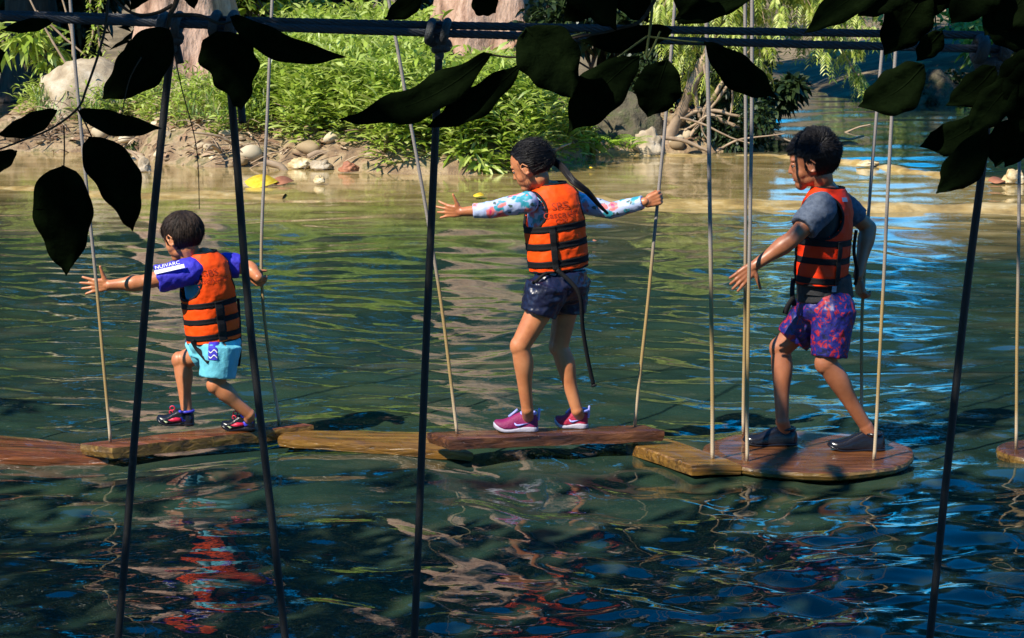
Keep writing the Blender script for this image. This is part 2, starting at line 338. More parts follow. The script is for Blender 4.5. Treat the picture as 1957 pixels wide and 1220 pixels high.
far_n = ['low dark rock at the foot of the right far bank behind the taller boy', 'broad dark rock in the middle of the right far bank', 'rounded dark rock on the right far bank', 'dark rock nearest the right edge on the far bank', 'smallest rock at the left tip of the right far bank',
 'brown rock higher up the right far bank', 'wide brown rock at the top of the right far bank', 'far tan rock beyond the upstream water', 'far wide tan rock beyond the upstream water under the cables', 'brown rock high on the bank at the right edge']
for i, (x, y, wp, hp) in enumerate(far_r):
    rock(x, y, wp, hp, far_n[i], Y=36.2 if y > 190 else 41 if i in (5, 9) else 50, m='rock_dark' if y > 190 else 'rock_yellow', seed=40+i*2.3, group='rocks on the right far bank')
# ------------------------------------------------------------------ sticks and roots
def stick(name, px_pts, Y, r0, r1, label, cat, mt='stick', parent=None):
    pts = spline([P(x, y, Y + (q[0] if q else 0)) for x, y, *q in px_pts], 6)
    bm = bmesh.new(); n = len(pts); tube(bm, pts, [r0 + (r1-r0)*i/(n-1) for i in range(n)], 7)
    for v in bm.verts: v.co += Vector((noise.noise(v.co*7), noise.noise(v.co*7+Vector((9, 0, 0))), noise.noise(v.co*7+Vector((0, 9, 0)))))*r0*.45
    o = obj(name, bm, M[mt], parent)
    return tag(o, label, cat) if label else o
stick('driftwood', [(506, 312), (535, 318), (552, 338), (566, 346)], 22.9, .045, .025, 'forked pale root reaching into the shallows', 'driftwood')
stick('driftwood', [(590, 300), (620, 292), (650, 318), (668, 330)], 23.2, .035, .02, 'curved root bending down to the rust red stone', 'driftwood')
stick('driftwood', [(735, 262), (765, 300), (790, 330), (802, 345)], 22.9, .018, .010, 'thin bare branch leaning down behind the middle dark rope', 'branch')
stick('driftwood', [(770, 318), (810, 330), (850, 338), (872, 328)], 22.5, .016, .010, 'thin pale branch lying along the waterline', 'branch')
stick('driftwood', [(560, 196), (610, 196), (660, 205)], 24.5, .012, .008, 'dry twig lying across the grass', 'branch')
stick('driftwood', [(615, 262), (640, 290), (655, 312)], 23.6, .022, .012, 'pale dry stalk among the roots', 'branch')
for i, (pts, lb) in enumerate([([(1300, 226), (1340, 236), (1395, 262), (1440, 276)], 'thin pale branch fanning out low under the leaning tree'), ([(1308, 250), (1330, 236), (1352, 222), (1380, 222)], 'short pale branch crossing behind the far rope'), ([(1370, 290), (1410, 268), (1450, 262), (1500, 256)], 'low branch with its end in the water under the leaning tree'), ([(1345, 120), (1352, 190), (1340, 240), (1356, 272)], 'hanging dry stem beside the leaning trunk'), ([(1440, 240), (1490, 262), (1535, 280)], 'bare branch reaching right into the blue water'), ([(1395, 150), (1400, 200), (1385, 250)], 'hanging dry stem between the far ropes')]):
    stick('driftwood', pts, 25.0+.12*i, .017, .007, lb, 'branch')
stick('driftwood', [(1225, 262), (1300, 268), (1356, 291)], 25.2, .03, .02, 'fallen branch from the leaning tree to the water', 'branch')
stick('driftwood', [(1590, 272), (1612, 256), (1640, 244), (1664, 238)], 29.0, .022, .010, 'bare pale branch sticking out of the blue water', 'branch')
stick('driftwood', [(1585, 270), (1606, 264), (1625, 266), (1652, 261)], 27.4, .022, .012, 'bare pale branch below another in the blue water', 'branch')
# ------------------------------------------------------------------ leafy plants on the bank
def on_bank(px, py, Y0=22.0):
    Y = Y0
    for _ in range(90):
        q = P(px, py, Y)
        if q.z <= bank_h(q.x, q.y): return q
        Y += .15
    return None
def stems(n, region, hmin, hmax, L, W, per, mt, name, label, cat, sway=.35, up=.6, droop=.25, seed=1, cut=None):
    r = np.random.default_rng(seed); pos, d, nr, LL, WW = [], [], [], [], []
    k = 0
    while k < n:
        X = r.uniform(*region[0]); Y = r.uniform(*region[1])
        if not region[2](X, Y): continue
        z = bank_h(X, Y); h = r.uniform(hmin, hmax)
        if cut and cut(X, Y, z+h*1.05): continue
        k += 1; la = r.uniform(0, 6.28); ln = r.uniform(0, sway)
        lean = np.array([math.cos(la)*ln, math.sin(la)*ln - .12, 0])
        for j in range(per):
            t = (j+1)/per; p = np.array([X, Y, z-.03]) + np.array([0, 0, h*t]) + lean*h*t*t
            az = j*2.4 + la + r.normal(0, .3); e = up*(.45+.7*t)*r.uniform(.5, 1.3)
            dd = np.array([math.cos(az)*math.cos(e), math.sin(az)*math.cos(e), math.sin(e)])
            pos.append(p); d.append(dd); nr.append([r.normal(0, .25), r.normal(0, .25), 1]); LL.append(L*r.uniform(.6, 1.25)*(1.05-.35*abs(t-.5))); WW.append(W*r.uniform(.7, 1.3))
    return leafmesh(name, np.array(pos), np.array(d), np.array(nr), np.array(LL), np.array(WW), M[mt], None, droop)
def in_mass(X, Y):
    px = CX + F*X/ (Y*1.0); ys = interp(X, SHORE)
    lo = -.15 if px > 720 else .45 if px > 540 else 1.2
    e = noise.noise((X*.9, Y*.9, 4))
    return 445 + e*50 < px < 1125 + e*30 and Y > ys + lo + e*.4
def pix_y(Y, z):
    v = Vector((0, Y, z-CAMH)); return CY - F*v.dot(_u)/v.dot(_f)
def trunk_gap(X, Y, zt):
    px = CX + F*X/Y; e = 14*noise.noise((X*3, Y*2, 0)); yt = pix_y(Y, zt)
    return (815 < px < 1062 and yt < 92+e+abs(px-930)*.08) or (px < 540 and yt < 70+e) or (px > 1040 and yt < 150+e)
o = stems(2900, ((-4, 1.6), (22.5, 31.5), in_mass), .40, .95, .27, .046, 12, 'leaf_bush', 'leafy_plants', '', '', seed=5, cut=trunk_gap)
tag(o, 'mass of bright green narrow leaved plants covering the far bank', 'plants', kind='stuff')
def in_reeds(X, Y):
    px = CX + F*X/Y; return 455 < px < 800 and Y > interp(X, SHORE)+1.0
o = stems(800, ((-4, -.8), (23.4, 29.5), in_reeds), .35, .85, .40, .024, 8, 'leaf_bush', 'reeds', '', '', up=1.05, sway=.5, droop=.45, seed=23, cut=trunk_gap)
tag(o, 'wispy bright reeds leaning over the left part of the plant mass', 'reeds', kind='stuff')
def in_grass(X, Y):
    px = CX + F*X/Y; return 60 < px < 760 and Y > interp(X, SHORE)+.8 and noise.noise((X*.8, Y*.8, 9)) > -.08
o = stems(900, ((-6.2, -1), (23, 30), in_grass), .10, .34, .22, .016, 7, 'leaf_grass', 'grass', '', '', up=1.2, sway=.6, seed=9)
tag(o, 'tufts of yellowish grass on the stony bank', 'grass', kind='stuff')
def in_left(X, Y):
    px = CX + F*X/Y; return 40 < px < 700 and Y > interp(X, SHORE)+.75 and noise.noise((X*1.1, Y*1.1, 21)) > -.12
o = stems(1500, ((-6.4, -1.2), (23.6, 30), in_left), .14, .48, .19, .030, 8, 'leaf_bush', 'low_weeds', '', '', seed=19)
tag(o, 'patches of low green weeds between the stones on the left bank', 'weeds', kind='stuff')
def in_lit(X, Y): return Y > interp(X, SHORE)+.15
n = 5200; r = np.random.default_rng(3); pp = []
while len(pp) < n:
    X, Y = r.uniform(-6.3, 2.5), r.uniform(22.6, 31)
    if in_lit(X, Y) and (X < -1.8 or r.random() < .3): pp.append((X, Y, bank_h(X, Y)+.015+abs(r.normal(0, .02))))
a = r.uniform(0, 6.28, n)
o = leafmesh('leaf_litter', np.array(pp), np.stack([np.cos(a), np.sin(a), r.normal(0, .25, n)], 1), np.stack([r.normal(0, .35, n), r.normal(0, .35, n), np.ones(n)], 1), r.uniform(.08, .22, n), r.uniform(.02, .06, n), M['litter'])
tag(o, 'brown dead leaves scattered over the bank', 'leaf litter', kind='stuff')
n = 210; r = np.random.default_rng(13); bm = bmesh.new(); k = 0
while k < n:
    X, Y = r.uniform(-6.2, 3), r.uniform(22.6, 30); dsh = Y-interp(X, SHORE)
    if not (.0 < dsh < 2.6 or X < -2.3) or r.random() > math.exp(-max(dsh, 0)*1.6) or (X > -1.6 and dsh > .5): continue
    k += 1; s_ = .035 + .10*r.random()**2.2; m_ = bmesh.ops.create_icosphere(bm, subdivisions=2, radius=1); c = Vector((X, Y, bank_h(X, Y) + s_*.25)); ax = Vector((s_*r.uniform(.8, 1.7), s_*r.uniform(.7, 1.2), s_*r.uniform(.45, .9))); rot = Matrix.Rotation(r.uniform(0, 6.3), 3, 'Z')
    for v in m_['verts']:
        q = v.co*(1+.3*noise.fractal(v.co*1.2+Vector((k*2.3, 0, 0)), 1, 2, 3)); v.co = c + rot @ Vector((q.x*ax.x, q.y*ax.y, q.z*ax.z))
M['rubble'] = leaf_mat('rubble_stone', [(0, (.13, .085, .045)), (.5, (.30, .21, .11)), (1, (.55, .46, .31))], trans=0, rough=.85)
tag(obj('rubble', bm, M['rubble']), 'small stones strewn along the foot of the bank', 'rubble', kind='stuff')
bm = bmesh.new(); r = random.Random(5)
for i in range(900):
    X, Y = r.uniform(-6, 1.2), r.uniform(22.7, 29)
    if Y < interp(X, SHORE)-.15 or (X > -1.5 and Y > interp(X, SHORE)+.9) or r.random() > math.exp(-(Y-interp(X, SHORE))*.35): continue
    z = bank_h(X, Y); a = r.uniform(0, 6.28); ln = r.uniform(.15, .75); e = r.uniform(-.1, .75); p = Vector((X, Y, z+.02)); d = Vector((math.cos(a)*math.cos(e), math.sin(a)*math.cos(e), math.sin(e)))
    tube(bm, spline([p, p + d*ln*.5 + Vector((r.uniform(-.05, .05), 0, r.uniform(-.02, .07))), p + d*ln + Vector((0, 0, -.25*ln*max(e, 0)))], 4), [q*(.7+1.2*(i%7==0)) for q in (.012, .012, .011, .010, .009, .008, .007, .005, .003)], 5)
tag(obj('dry_twigs', bm, M['stick']), 'tangle of dry twigs and roots on the bank', 'twigs', kind='stuff')
# small leafy clumps, each a plant of its own
def fern(px, py, Y, label, name='fern', n=15, size=.36, mt='fern', spread=1.0):
    c = P(px, py, Y); pos, d, nr, LL, WW = [], [], [], [], []; r = np.random.default_rng(int(px))
    for i in range(n):
        az = i/n*6.28 + r.normal(0, .2); h = r.uniform(.7, 1.1)*size
        for j in range(2, 15):
            t = j/14; rr = h*t*spread; z = h*(1.25*t - .85*t*t)
            q = np.array([c.x+math.cos(az)*rr, c.y+math.sin(az)*rr, c.z+z])
            for sd in (-1, 1):
                b = az + sd*1.15; pos.append(q); d.append([math.cos(b), math.sin(b), -.05]); nr.append([0, 0, 1]); LL.append(size*.26*math.sin(math.pi*min(1, t*.9+.12))); WW.append(size*.05)
    o = leafmesh(name, np.array(pos), np.array(d), np.array(nr), np.array(LL), np.array(WW), M[mt], None, .2)
    tag(o, label, 'plant')
fern(1160, 290, 24.55, 'bright yellow green fern by the dark boulder', n=13, size=.42)
fern(1196, 291, 24.5, 'small arching fern nearest the pale boulder', n=11, size=.40)
# ------------------------------------------------------------------ trees
def crown_leaves(centers, radii, per, L, W, seed, flat=.75, down=.25):
    r = np.random.default_rng(seed); C = np.repeat(np.array(centers), per, 0); rad = np.repeat(np.array(radii), per); n = len(C)
    v = r.normal(size=(n, 3)); v /= np.linalg.norm(v, axis=1, keepdims=True); v *= (r.uniform(0.15, 1, n)**.45)[:, None]; v[:, 2] *= flat
    pos = C + v*rad[:, None]; d = v + r.normal(0, .6, (n, 3)); d[:, 2] -= down; nr = r.normal(0, .5, (n, 3)); nr[:, 2] += 1
    return pos, d, nr, r.uniform(.6, 1.3, n)*L, r.uniform(.7, 1.3, n)*W
def trunk_bm(base, h, r0, r1, lean, seed, flare=1.5, lobes=7, bumpy=.14, seg=40, rows=46):
    bm = bmesh.new(); R_ = []
    for j in range(rows):
        t = j/(rows-1); z = h*t**1.5; fl = 1 + (flare-1)*math.exp(-z*1.6); rr = r0 + (r1-r0)*min(1, z/h)
        c = Vector(base) + Vector((lean[0]*z, lean[1]*z, z)) + Vector((noise.noise((seed, z*.3, 0)), noise.noise((0, z*.3, seed)), 0))*.2*t
        ring = []
        for i in range(seg):
            a = 2*math.pi*i/seg
            q = 1 + bumpy*math.sin(a*lobes+seed+z*.3)*(.35+.65*math.exp(-z*.7)) + .16*noise.fractal((math.cos(a)*1.6, math.sin(a)*1.6, z*.9+seed), 1, 2, 4)
            ring.append(c + Vector((math.cos(a), math.sin(a), 0))*rr*fl*q)
        R_.append(ring)
    rings_to(bm, R_); return bm
def tree(name, base, h, r0, crown_c, crown_r, nclump, per, L, W, mt, bark, label, group, seed, lean=(0, 0), flare=1.4, limbs=6, trunk_h=None):
    rt = empty(name, base); tag(rt, label, 'tree', group); rr = random.Random(seed); base = Vector(base)
    th = trunk_h or h*.6
    obj('trunk', trunk_bm(base + Vector((0, 0, -.3)), th, r0, r0*.45, lean, seed, flare, bumpy=.15), M[bark], rt)
    top = base + Vector((lean[0]*th, lean[1]*th, th*.97)); cs, rs = [], []
    cc = Vector(crown_c)
    for i in range(nclump):
        while True:
            v = Vector((rr.uniform(-1, 1), rr.uniform(-1, 1), rr.uniform(-1, 1)))
            if .25 < v.length < 1: break
        cs.append(tuple(cc + Vector((v.x*crown_r[0], v.y*crown_r[1], v.z*crown_r[2])))); rs.append(rr.uniform(.16, .34)*min(crown_r))
    for i in range(limbs):
        tgt = Vector(cs[i*len(cs)//limbs]); st = base + Vector((lean[0], lean[1], 1))*th*rr.uniform(.55, .95)
        mid = (st+tgt)/2 + Vector((rr.uniform(-.4, .4), rr.uniform(-.4, .4), .5)); pts = spline([st, mid, tgt], 6); bm = bmesh.new()
        tube(bm, pts, [r0*.32*(1-.85*k/(len(pts)-1)) for k in range(len(pts))], 8); obj('limb', bm, M[bark], rt)
    o = leafmesh('crown', *crown_leaves(cs, rs, per, L, W, seed), M[mt], rt, .2)
    return rt
# the two thick pale trunks on the bank; their crowns are above the picture
tree('tree', (-.27, 29.6, .75), 13, .84, (.3, 31, 9.5), (5, 3.6, 4.2), 90, 150, .30, .11, 'leaf_tree', 'bark_pink', 'thick pale trunked tree rising behind the girl', 'big trees on the far bank', 3, flare=1.35)
tree('tree', (-4.42, 28.6, .62), 12, .66, (-5.6, 30, 9), (4.2, 3.4, 4.2), 80, 150, .30, .11, 'leaf_tree', 'bark_pink', 'thick pale trunked tree above the small boy at the left', 'big trees on the far bank', 8, lean=(-.03, .02), flare=1.9)
shade = [('dark leafy tree standing in shade right of the pale middle trunk', (1.55, 31.0, .5), (1.2, 31.6, 4.6), (2.0, 1.6, 3.7)), ('dark tree behind the leafy plants left of the middle trunk', (-3.0, 33.5, .6), (-3.1, 34.5, 6.0), (2.2, 2, 5.2)),
         ('dark tree at the far left behind the sloping boulder', (-9.5, 46, .2), (-10, 46, 5.0), (4.5, 3, 5)), ('dark low tree at the left corner upstream', (-15, 40, .5), (-15, 40, 6.0), (6, 4, 6)),
         ('dark tree far upstream left of the open river', (-2, 60, .6), (-2, 60, 7), (7, 4, 7)), ('dark round tree on the right far bank', (14.5, 47, 1.4), (14.5, 47, 5.0), (4.5, 4, 3.6)), ('tall tree above the rocks at the far right', (20, 41, 1.6), (20, 41, 7), (5, 4, 5))]
for i, (lb, b, c, rad) in enumerate(shade):
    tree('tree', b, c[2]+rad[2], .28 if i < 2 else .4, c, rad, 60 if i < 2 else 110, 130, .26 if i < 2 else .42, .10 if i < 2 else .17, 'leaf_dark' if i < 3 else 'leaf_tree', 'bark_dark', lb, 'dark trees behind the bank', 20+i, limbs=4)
for i, (lb, b, c, rad) in enumerate([('tall dark tree rising behind the right far bank nearest the river', (11, 46, 1.2), (9.5, 45, 11.5), (5, 4, 6)), ('tall spreading tree behind the rocks of the right far bank', (18, 50, 1.6), (17, 49, 14), (6, 5, 8)),
    ('tall tree behind the feathery tree', (3.0, 36, .3), (3.4, 38, 11.5), (3.2, 3, 4.6))]):
    tree('tree', b, c[2]+rad[2], .4, c, rad, 95, 120, .46, .18, 'leaf_tree', 'bark_dark', lb, 'tall trees behind the right bank', 60+i, limbs=5)
for i, (lb, b, c, rad) in enumerate([('very tall tree behind the two pale trunks', (-1.5, 38, .8), (-1.5, 37, 15), (6, 4, 6)), ('very tall tree behind the sloping boulder', (-8.5, 37, .3), (-8, 36, 14), (5, 4, 7)), ('tall tree far left over the side channel', (-14, 33, .5), (-13, 31, 12), (5, 4, 6)), ('slender tall tree between the pale trunk and the feathery tree', (2.3, 34, .7), (2.6, 34.5, 15), (3.4, 3, 5))]):
    tree('tree', b, c[2]+rad[2], .45, c, rad, 110, 110, .46, .18, 'leaf_tree', 'bark_dark', lb, 'tall trees behind the far bank', 80+i, limbs=5)
# far woods closing the valley
r = np.random.default_rng(77); cs, rs = [], []
for i in range(300):
    X = r.uniform(-75, 75); cs.append((X, 82 + r.uniform(0, 26) + abs(X)*.1, 2 + r.uniform(0, 9)*(1 if X < 4 or X > 24 else .55))); rs.append(r.uniform(1.6, 3.4))
for sx in (-1, 1):
    for i in range(150): cs.append((sx*(25 + r.uniform(0, 9)), r.uniform(12, 84), 2 + r.uniform(0, 8 if sx < 0 else 5))); rs.append(r.uniform(1.3, 2.6))
o = leafmesh('far_woods', *crown_leaves(cs, rs, 150, .75, .34, 78), M['leaf_tree'], None, .2); tag(o, 'far dark woods closing the river valley', 'woods', kind='stuff')
# scrub at the waterline on the right far bank and at the left
def shrub(px, py, Y, r_, label, mt='leaf_tree', n=9, per=130, L=.17, W=.07, group=None, flat=.8):
    c = P(px, py, Y); rr = random.Random(int(px*3+py)); cs = [(c.x+rr.uniform(-1, 1)*r_, c.y+rr.uniform(-.5, .5)*r_, c.z+r_*.5+rr.uniform(-.4, .6)*r_) for _ in range(n)]
    rt = empty('shrub', c); tag(rt, label, 'shrub', group)
    leafmesh('foliage', *crown_leaves(cs, [r_*.5]*n, per, L, W, int(px)), M[mt], rt, .2)
    bm = bmesh.new()
    for i in range(0, n, 2): tube(bm, spline([c+Vector((0, 0, -.1)), (c+Vector(cs[i]))/2+Vector((0, 0, .05)), Vector(cs[i])], 4), .015, 5)
    obj('stem', bm, M['bark_dark'], rt)
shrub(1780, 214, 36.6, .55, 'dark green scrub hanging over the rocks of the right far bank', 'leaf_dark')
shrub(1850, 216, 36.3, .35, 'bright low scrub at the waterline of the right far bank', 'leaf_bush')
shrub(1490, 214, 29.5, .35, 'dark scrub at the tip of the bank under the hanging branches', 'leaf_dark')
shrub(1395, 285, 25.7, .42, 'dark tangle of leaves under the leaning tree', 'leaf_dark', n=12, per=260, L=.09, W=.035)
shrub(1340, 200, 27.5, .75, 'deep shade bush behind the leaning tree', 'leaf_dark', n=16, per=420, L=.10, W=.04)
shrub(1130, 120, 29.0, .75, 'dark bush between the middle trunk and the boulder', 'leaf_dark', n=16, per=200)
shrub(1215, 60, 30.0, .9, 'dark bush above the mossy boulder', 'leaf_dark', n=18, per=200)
shrub(50, 120, 27.6, .42, 'light green bush at the left edge with drooping leaves', 'leaf_bush', n=7, per=40, L=.26, W=.06)
shrub(268, 292, 25.0, .14, 'mossy green cushion at the waterline left of the dark rope', 'leaf_tree', n=8, per=120, L=.05, W=.02)
shrub(1120, 288, 24.6, .16, 'small bright green clump left of the ferns', 'leaf_bush', n=5, per=30, L=.2, W=.07)
shrub(900, 332, 22.6, .22, 'bright clump of leaves overhanging the water beside the girl', 'leaf_bush', n=7, per=40, L=.24, W=.045)
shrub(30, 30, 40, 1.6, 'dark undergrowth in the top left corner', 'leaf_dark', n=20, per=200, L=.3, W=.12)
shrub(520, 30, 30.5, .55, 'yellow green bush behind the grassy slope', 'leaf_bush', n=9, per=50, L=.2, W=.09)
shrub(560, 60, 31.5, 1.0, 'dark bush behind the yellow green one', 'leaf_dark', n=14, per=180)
shrub(1790, 70, 40.5, .9, 'sunlit yellow green bush on the right far bank below the cables', 'leaf_bush', n=10, per=70, L=.26, W=.09)
shrub(1900, 110, 38.5, .6, 'sunlit bush at the right edge of the far bank', 'leaf_bush', n=8, per=60, L=.22, W=.08)
shrub(1700, 40, 52, 1.2, 'sunlit bush far upstream between the cables', 'leaf_bush', n=10, per=70, L=.3, W=.11)
# saplings at the left
for i, pts in enumerate([[(130, 128), (95, 70), (60, 5), (40, -40)], [(140, 110), (135, 55), (118, -5), (105, -50)], [(165, 100), (178, 60), (172, 10), (180, -40)], [(192, 95), (186, 40), (192, 0), (200, -50)], [(70, 22), (120, 70), (165, 108)]]):
    lab = ['thin bare sapling leaning left behind the sloping boulder', 'slim upright sapling by the left far rope', 'leafy sapling with yellow green leaves left of the trunk', 'leafy sapling nearest the left trunk', 'thin sapling crossing the others at the left'][i]
    rt = empty('sapling', P(*pts[0], 27.2)); tag(rt, lab, 'sapling', 'saplings at the left')
    stick('stem', pts, 27.2, .018, .010, None, None, parent=rt)
    if i in (2, 3):
        rr = np.random.default_rng(i); n = 90; t = rr.uniform(0, 1, n); sp = spline([P(x, y, 27.2) for x, y in pts], 10)
        pos = np.array([np.array(sp[int(q*(len(sp)-1))]) for q in t]); v = rr.normal(size=(n, 3)); v[:, 2] *= .5
        leafmesh('leaves', pos, v, np.tile([0., 0, 1], (n, 1)), rr.uniform(.07, .13, n), rr.uniform(.025, .04, n), M['leaf_bush'], rt, .3)
# leaning feathery tree at the right end of the bank
def feathery():
    Y = 25.6; rt = empty('tree', P(1280, 288, Y)); tag(rt, 'leaning feathery leaved tree hanging over the upstream water', 'tree')
    stick('trunk', [(1272, 292), (1290, 240), (1320, 170), (1348, 105), (1372, 40, .2), (1390, -60, .4), (1420, -260, .6)], Y, .085, .035, None, None, 'stick', rt)
    br = [[(1300, 288), (1330, 245), (1378, 180), (1430, 110)], [(1300, 228), (1345, 210), (1420, 225), (1490, 245)], [(1330, 205), (1400, 240), (1440, 250), (1500, 268)], [(1346, 210), (1395, 140), (1440, 90)], [(1325, 150), (1335, 215), (1347, 262)]]
    for b in br: stick('limb', b, Y, .034, .012, None, None, 'stick', rt)
    rr = random.Random(4); q = np.random.default_rng(4)
    ends = [(1250, 60), (1280, 95), (1330, 40), (1365, 95), (1400, 60), (1420, 130), (1450, 30), (1470, 90), (1500, 45), (1530, 85), (1560, 30), (1580, 110), (1610, 60), (1640, 145), (1655, 175), (1430, 180), (1300, 130), (1380, 20), (1290, 20), (1620, 20), (1680, 70), (1350, 160), (1310, 175), (1640, 95), (1390, 120), (1460, 140), (1250, 20), (1340, -10), (1430, -10), (1520, -5)]
    pos, d, nr, LL, WW = [], [], [], [], []
    for ex, ey in ends:
        yy = Y + rr.uniform(-.7, .9); st = P(1375+rr.uniform(-15, 25), rr.uniform(-140, 20), Y + .3); en = P(ex, ey, yy)
        mid = (st+en)/2 + Vector((0, 0, .35 + .25*rr.random())); pts = spline([st, mid, en], 12); bm = bmesh.new(); n = len(pts)
        tube(bm, pts, [.016*(1-.75*i/(n-1)) for i in range(n)], 5); obj('limb', bm, M['stick'], rt)
        for i, p in enumerate(pts[4:]):
            for k in range(3 if ey < 135 else 2):
                base = p + Vector((rr.uniform(-.07, .07), rr.uniform(-.07, .07), 0)); a = rr.uniform(0, 6.28); ln = rr.uniform(.10, .30); h = Vector((math.cos(a), math.sin(a), 0))
                m = 9
                for j in range(1, m+1):
                    t = j/m; c = base + h*ln*.55*math.sin(t*1.3) + Vector((0, 0, -ln*t*t*.9)); sd = h.cross(Vector((0, 0, 1)))
                    for s in (-1, 1):
                        pos.append(c); d.append(sd*s*.8 + h*.3 + Vector((0, 0, -.55))); nr.append((h.x, h.y, .8)); LL.append(rr.uniform(.05, .095)); WW.append(.016)
    leafmesh('crown', np.array(pos), np.array([tuple(x) for x in d]), np.array(nr), np.array(LL), np.array(WW), M['leaf_cypress'], rt, .25)
feathery()
# floating leaves
for px, py, wpx, lb in [(500, 351, 66, 'large yellow leaf floating in the shallows by the second dark rope'), (540, 349, 44, 'orange brown leaf floating beside the large yellow leaf'), (915, 376, 22, 'small yellow leaf floating above the left arm of the girl'), (1130, 323, 8, 'tiny yellow leaf floating right of the ponytail'), (1137, 463, 9, 'tiny yellow leaf floating beside the orange vest of the girl'), (1905, 348, 34, 'orange leaf floating on the ledge at the right edge')]:
    g = G(px, py, .02); s = g.y/F*wpx; bm = bmesh.new(); n = 14
    up_ = [(s*(i/n-.5), s*.32*math.sin(math.pi*(i/n)**.8)) for i in range(n+1)]
    V = [bm.verts.new((x, y, .003*math.cos(x/s*5))) for x, y in up_] + [bm.verts.new((x, -y, .003*math.cos(x/s*5)+.003)) for x, y in up_[1:-1][::-1]]
    bm.faces.new(V); o = obj('floating_leaf', bm, M['yellow_leaf'] if 'orange' not in lb else M['rust']); o.location = g + Vector((0, 0, .012)); sl = o.modifiers.new('t', 'SOLIDIFY'); sl.thickness = .003; bake(o)
    o.rotation_euler = (R(11), 0, R((px*7) % 40 - 20)); o.location.z += s*.32*math.sin(R(11))*.5; o.scale = (1, 2.2, 1)
    tag(o, lb, 'leaf', 'leaves floating on the water')
# ------------------------------------------------------------------ ropes, boards, cables
def rope_mat(name, lo, mid, hi, braid=True):
    m, nt, b, out = new_mat(name)
    g = nt.nodes.new('ShaderNodeNewGeometry'); sx = nt.nodes.new('ShaderNodeSeparateXYZ'); nt.links.new(g.outputs['Position'], sx.inputs[0])
    n = nd(nt, 'ShaderNodeTexNoise', Scale=6, Detail=5); nt.links.new(g.outputs['Position'], n.inputs['Vector'])
    ma = nd(nt, 'ShaderNodeMath', operation='MULTIPLY_ADD'); ma.inputs[1].default_value = .5; nt.links.new(n.outputs['Fac'], ma.inputs[0]); nt.links.new(sx.outputs['Z'], ma.inputs[2])
    r = ramp(nt, [(.27, lo), (.40, mid), (.62, mid), (.80, hi)])
    mr = nd(nt, 'ShaderNodeMapRange'); mr.inputs['From Max'].default_value = 1.5; nt.links.new(ma.outputs[0], mr.inputs['Value']); nt.links.new(mr.outputs[0], r.inputs['Fac'])
    nt.links.new(r.outputs['Color'], b.inputs['Base Color']); b.inputs['Roughness'].default_value = .75
    wv = nd(nt, 'ShaderNodeTexWave', Scale=60, Distortion=1.5, Detail=1); wv.bands_direction = 'DIAGONAL'; nt.links.new(g.outputs['Position'], wv.inputs['Vector'])
    bp = nd(nt, 'ShaderNodeBump', Strength=.25, Distance=.002); nt.links.new(wv.outputs['Fac'], bp.inputs['Height']); nt.links.new(bp.outputs['Normal'], b.inputs['Normal'])
    return m
M['rope'] = rope_mat('weathered_rope', (.44, .34, .22), (.30, .20, .075), (.23, .20, .175))
M['rope_dark'] = plain('shade_darkened_rope', (.010, .0105, .012), rough=.6, bscale=400, bump=.3)  # near ropes hang in shade, and that darkness is put into the colour
M['cable'] = plain('steel_cable', (.055, .062, .080), rough=.42, spec=.6, bump=.3)
def wood(name, stops, edge=False):
    m, nt, b, out = new_mat(name); v = coords(nt, (2.2, 22, 22)); n = nd(nt, 'ShaderNodeTexNoise', Scale=1.6, Detail=8, Roughness=.62, Distortion=.6); nt.links.new(v, n.inputs['Vector'])
    r = ramp(nt, stops); nt.links.new(n.outputs['Fac'], r.inputs['Fac']); nt.links.new(r.outputs['Color'], b.inputs['Base Color'])
    b.inputs['Coat Weight'].default_value = .45; b.inputs['Coat Roughness'].default_value = .06; b.inputs['Coat IOR'].default_value = 1.4
    n2 = nd(nt, 'ShaderNodeTexNoise', Scale=7, Detail=4); v2 = coords(nt); nt.links.new(v2, n2.inputs['Vector'])
    mr = nd(nt, 'ShaderNodeMapRange'); mr.inputs['From Min'].default_value = .35; mr.inputs['From Max'].default_value = .65; mr.inputs['To Min'].default_value = .06; mr.inputs['To Max'].default_value = .42
    nt.links.new(n2.outputs['Fac'], mr.inputs['Value']); nt.links.new(mr.outputs[0], b.inputs['Roughness'])
    bp = nd(nt, 'ShaderNodeBump', Strength=.9, Distance=.012); nt.links.new(n.outputs['Fac'], bp.inputs['Height']); nt.links.new(bp.outputs['Normal'], b.inputs['Normal'])
    return m
M['wood_red'] = wood('wet_red_wood', [(.3, (.024, .008, .003)), (.5, (.150, .045, .014)), (.7, (.29, .100, .032))])
M['wood_gold'] = wood('wet_golden_wood', [(.3, (.030, .014, .004)), (.5, (.18, .085, .014)), (.7, (.33, .175, .034))])
M['wood_dark'] = wood('wet_shade_darkened_wood', [(.3, (.016, .006, .003)), (.5, (.085, .030, .011)), (.7, (.17, .066, .024))])  # darker wood; the shade on the girl's board is put into this colour
M['wood_round'] = wood('wet_shade_brown_wood', [(.3, (.028, .010, .004)), (.5, (.130, .046, .014)), (.7, (.25, .095, .03))])  # darker copy of the red wood, shade on the round board painted in
M['moss_edge'] = wood('mossy_edge', [(.32, (.020, .012, .004)), (.5, (.14, .075, .014)), (.68, (.28, .16, .033))])
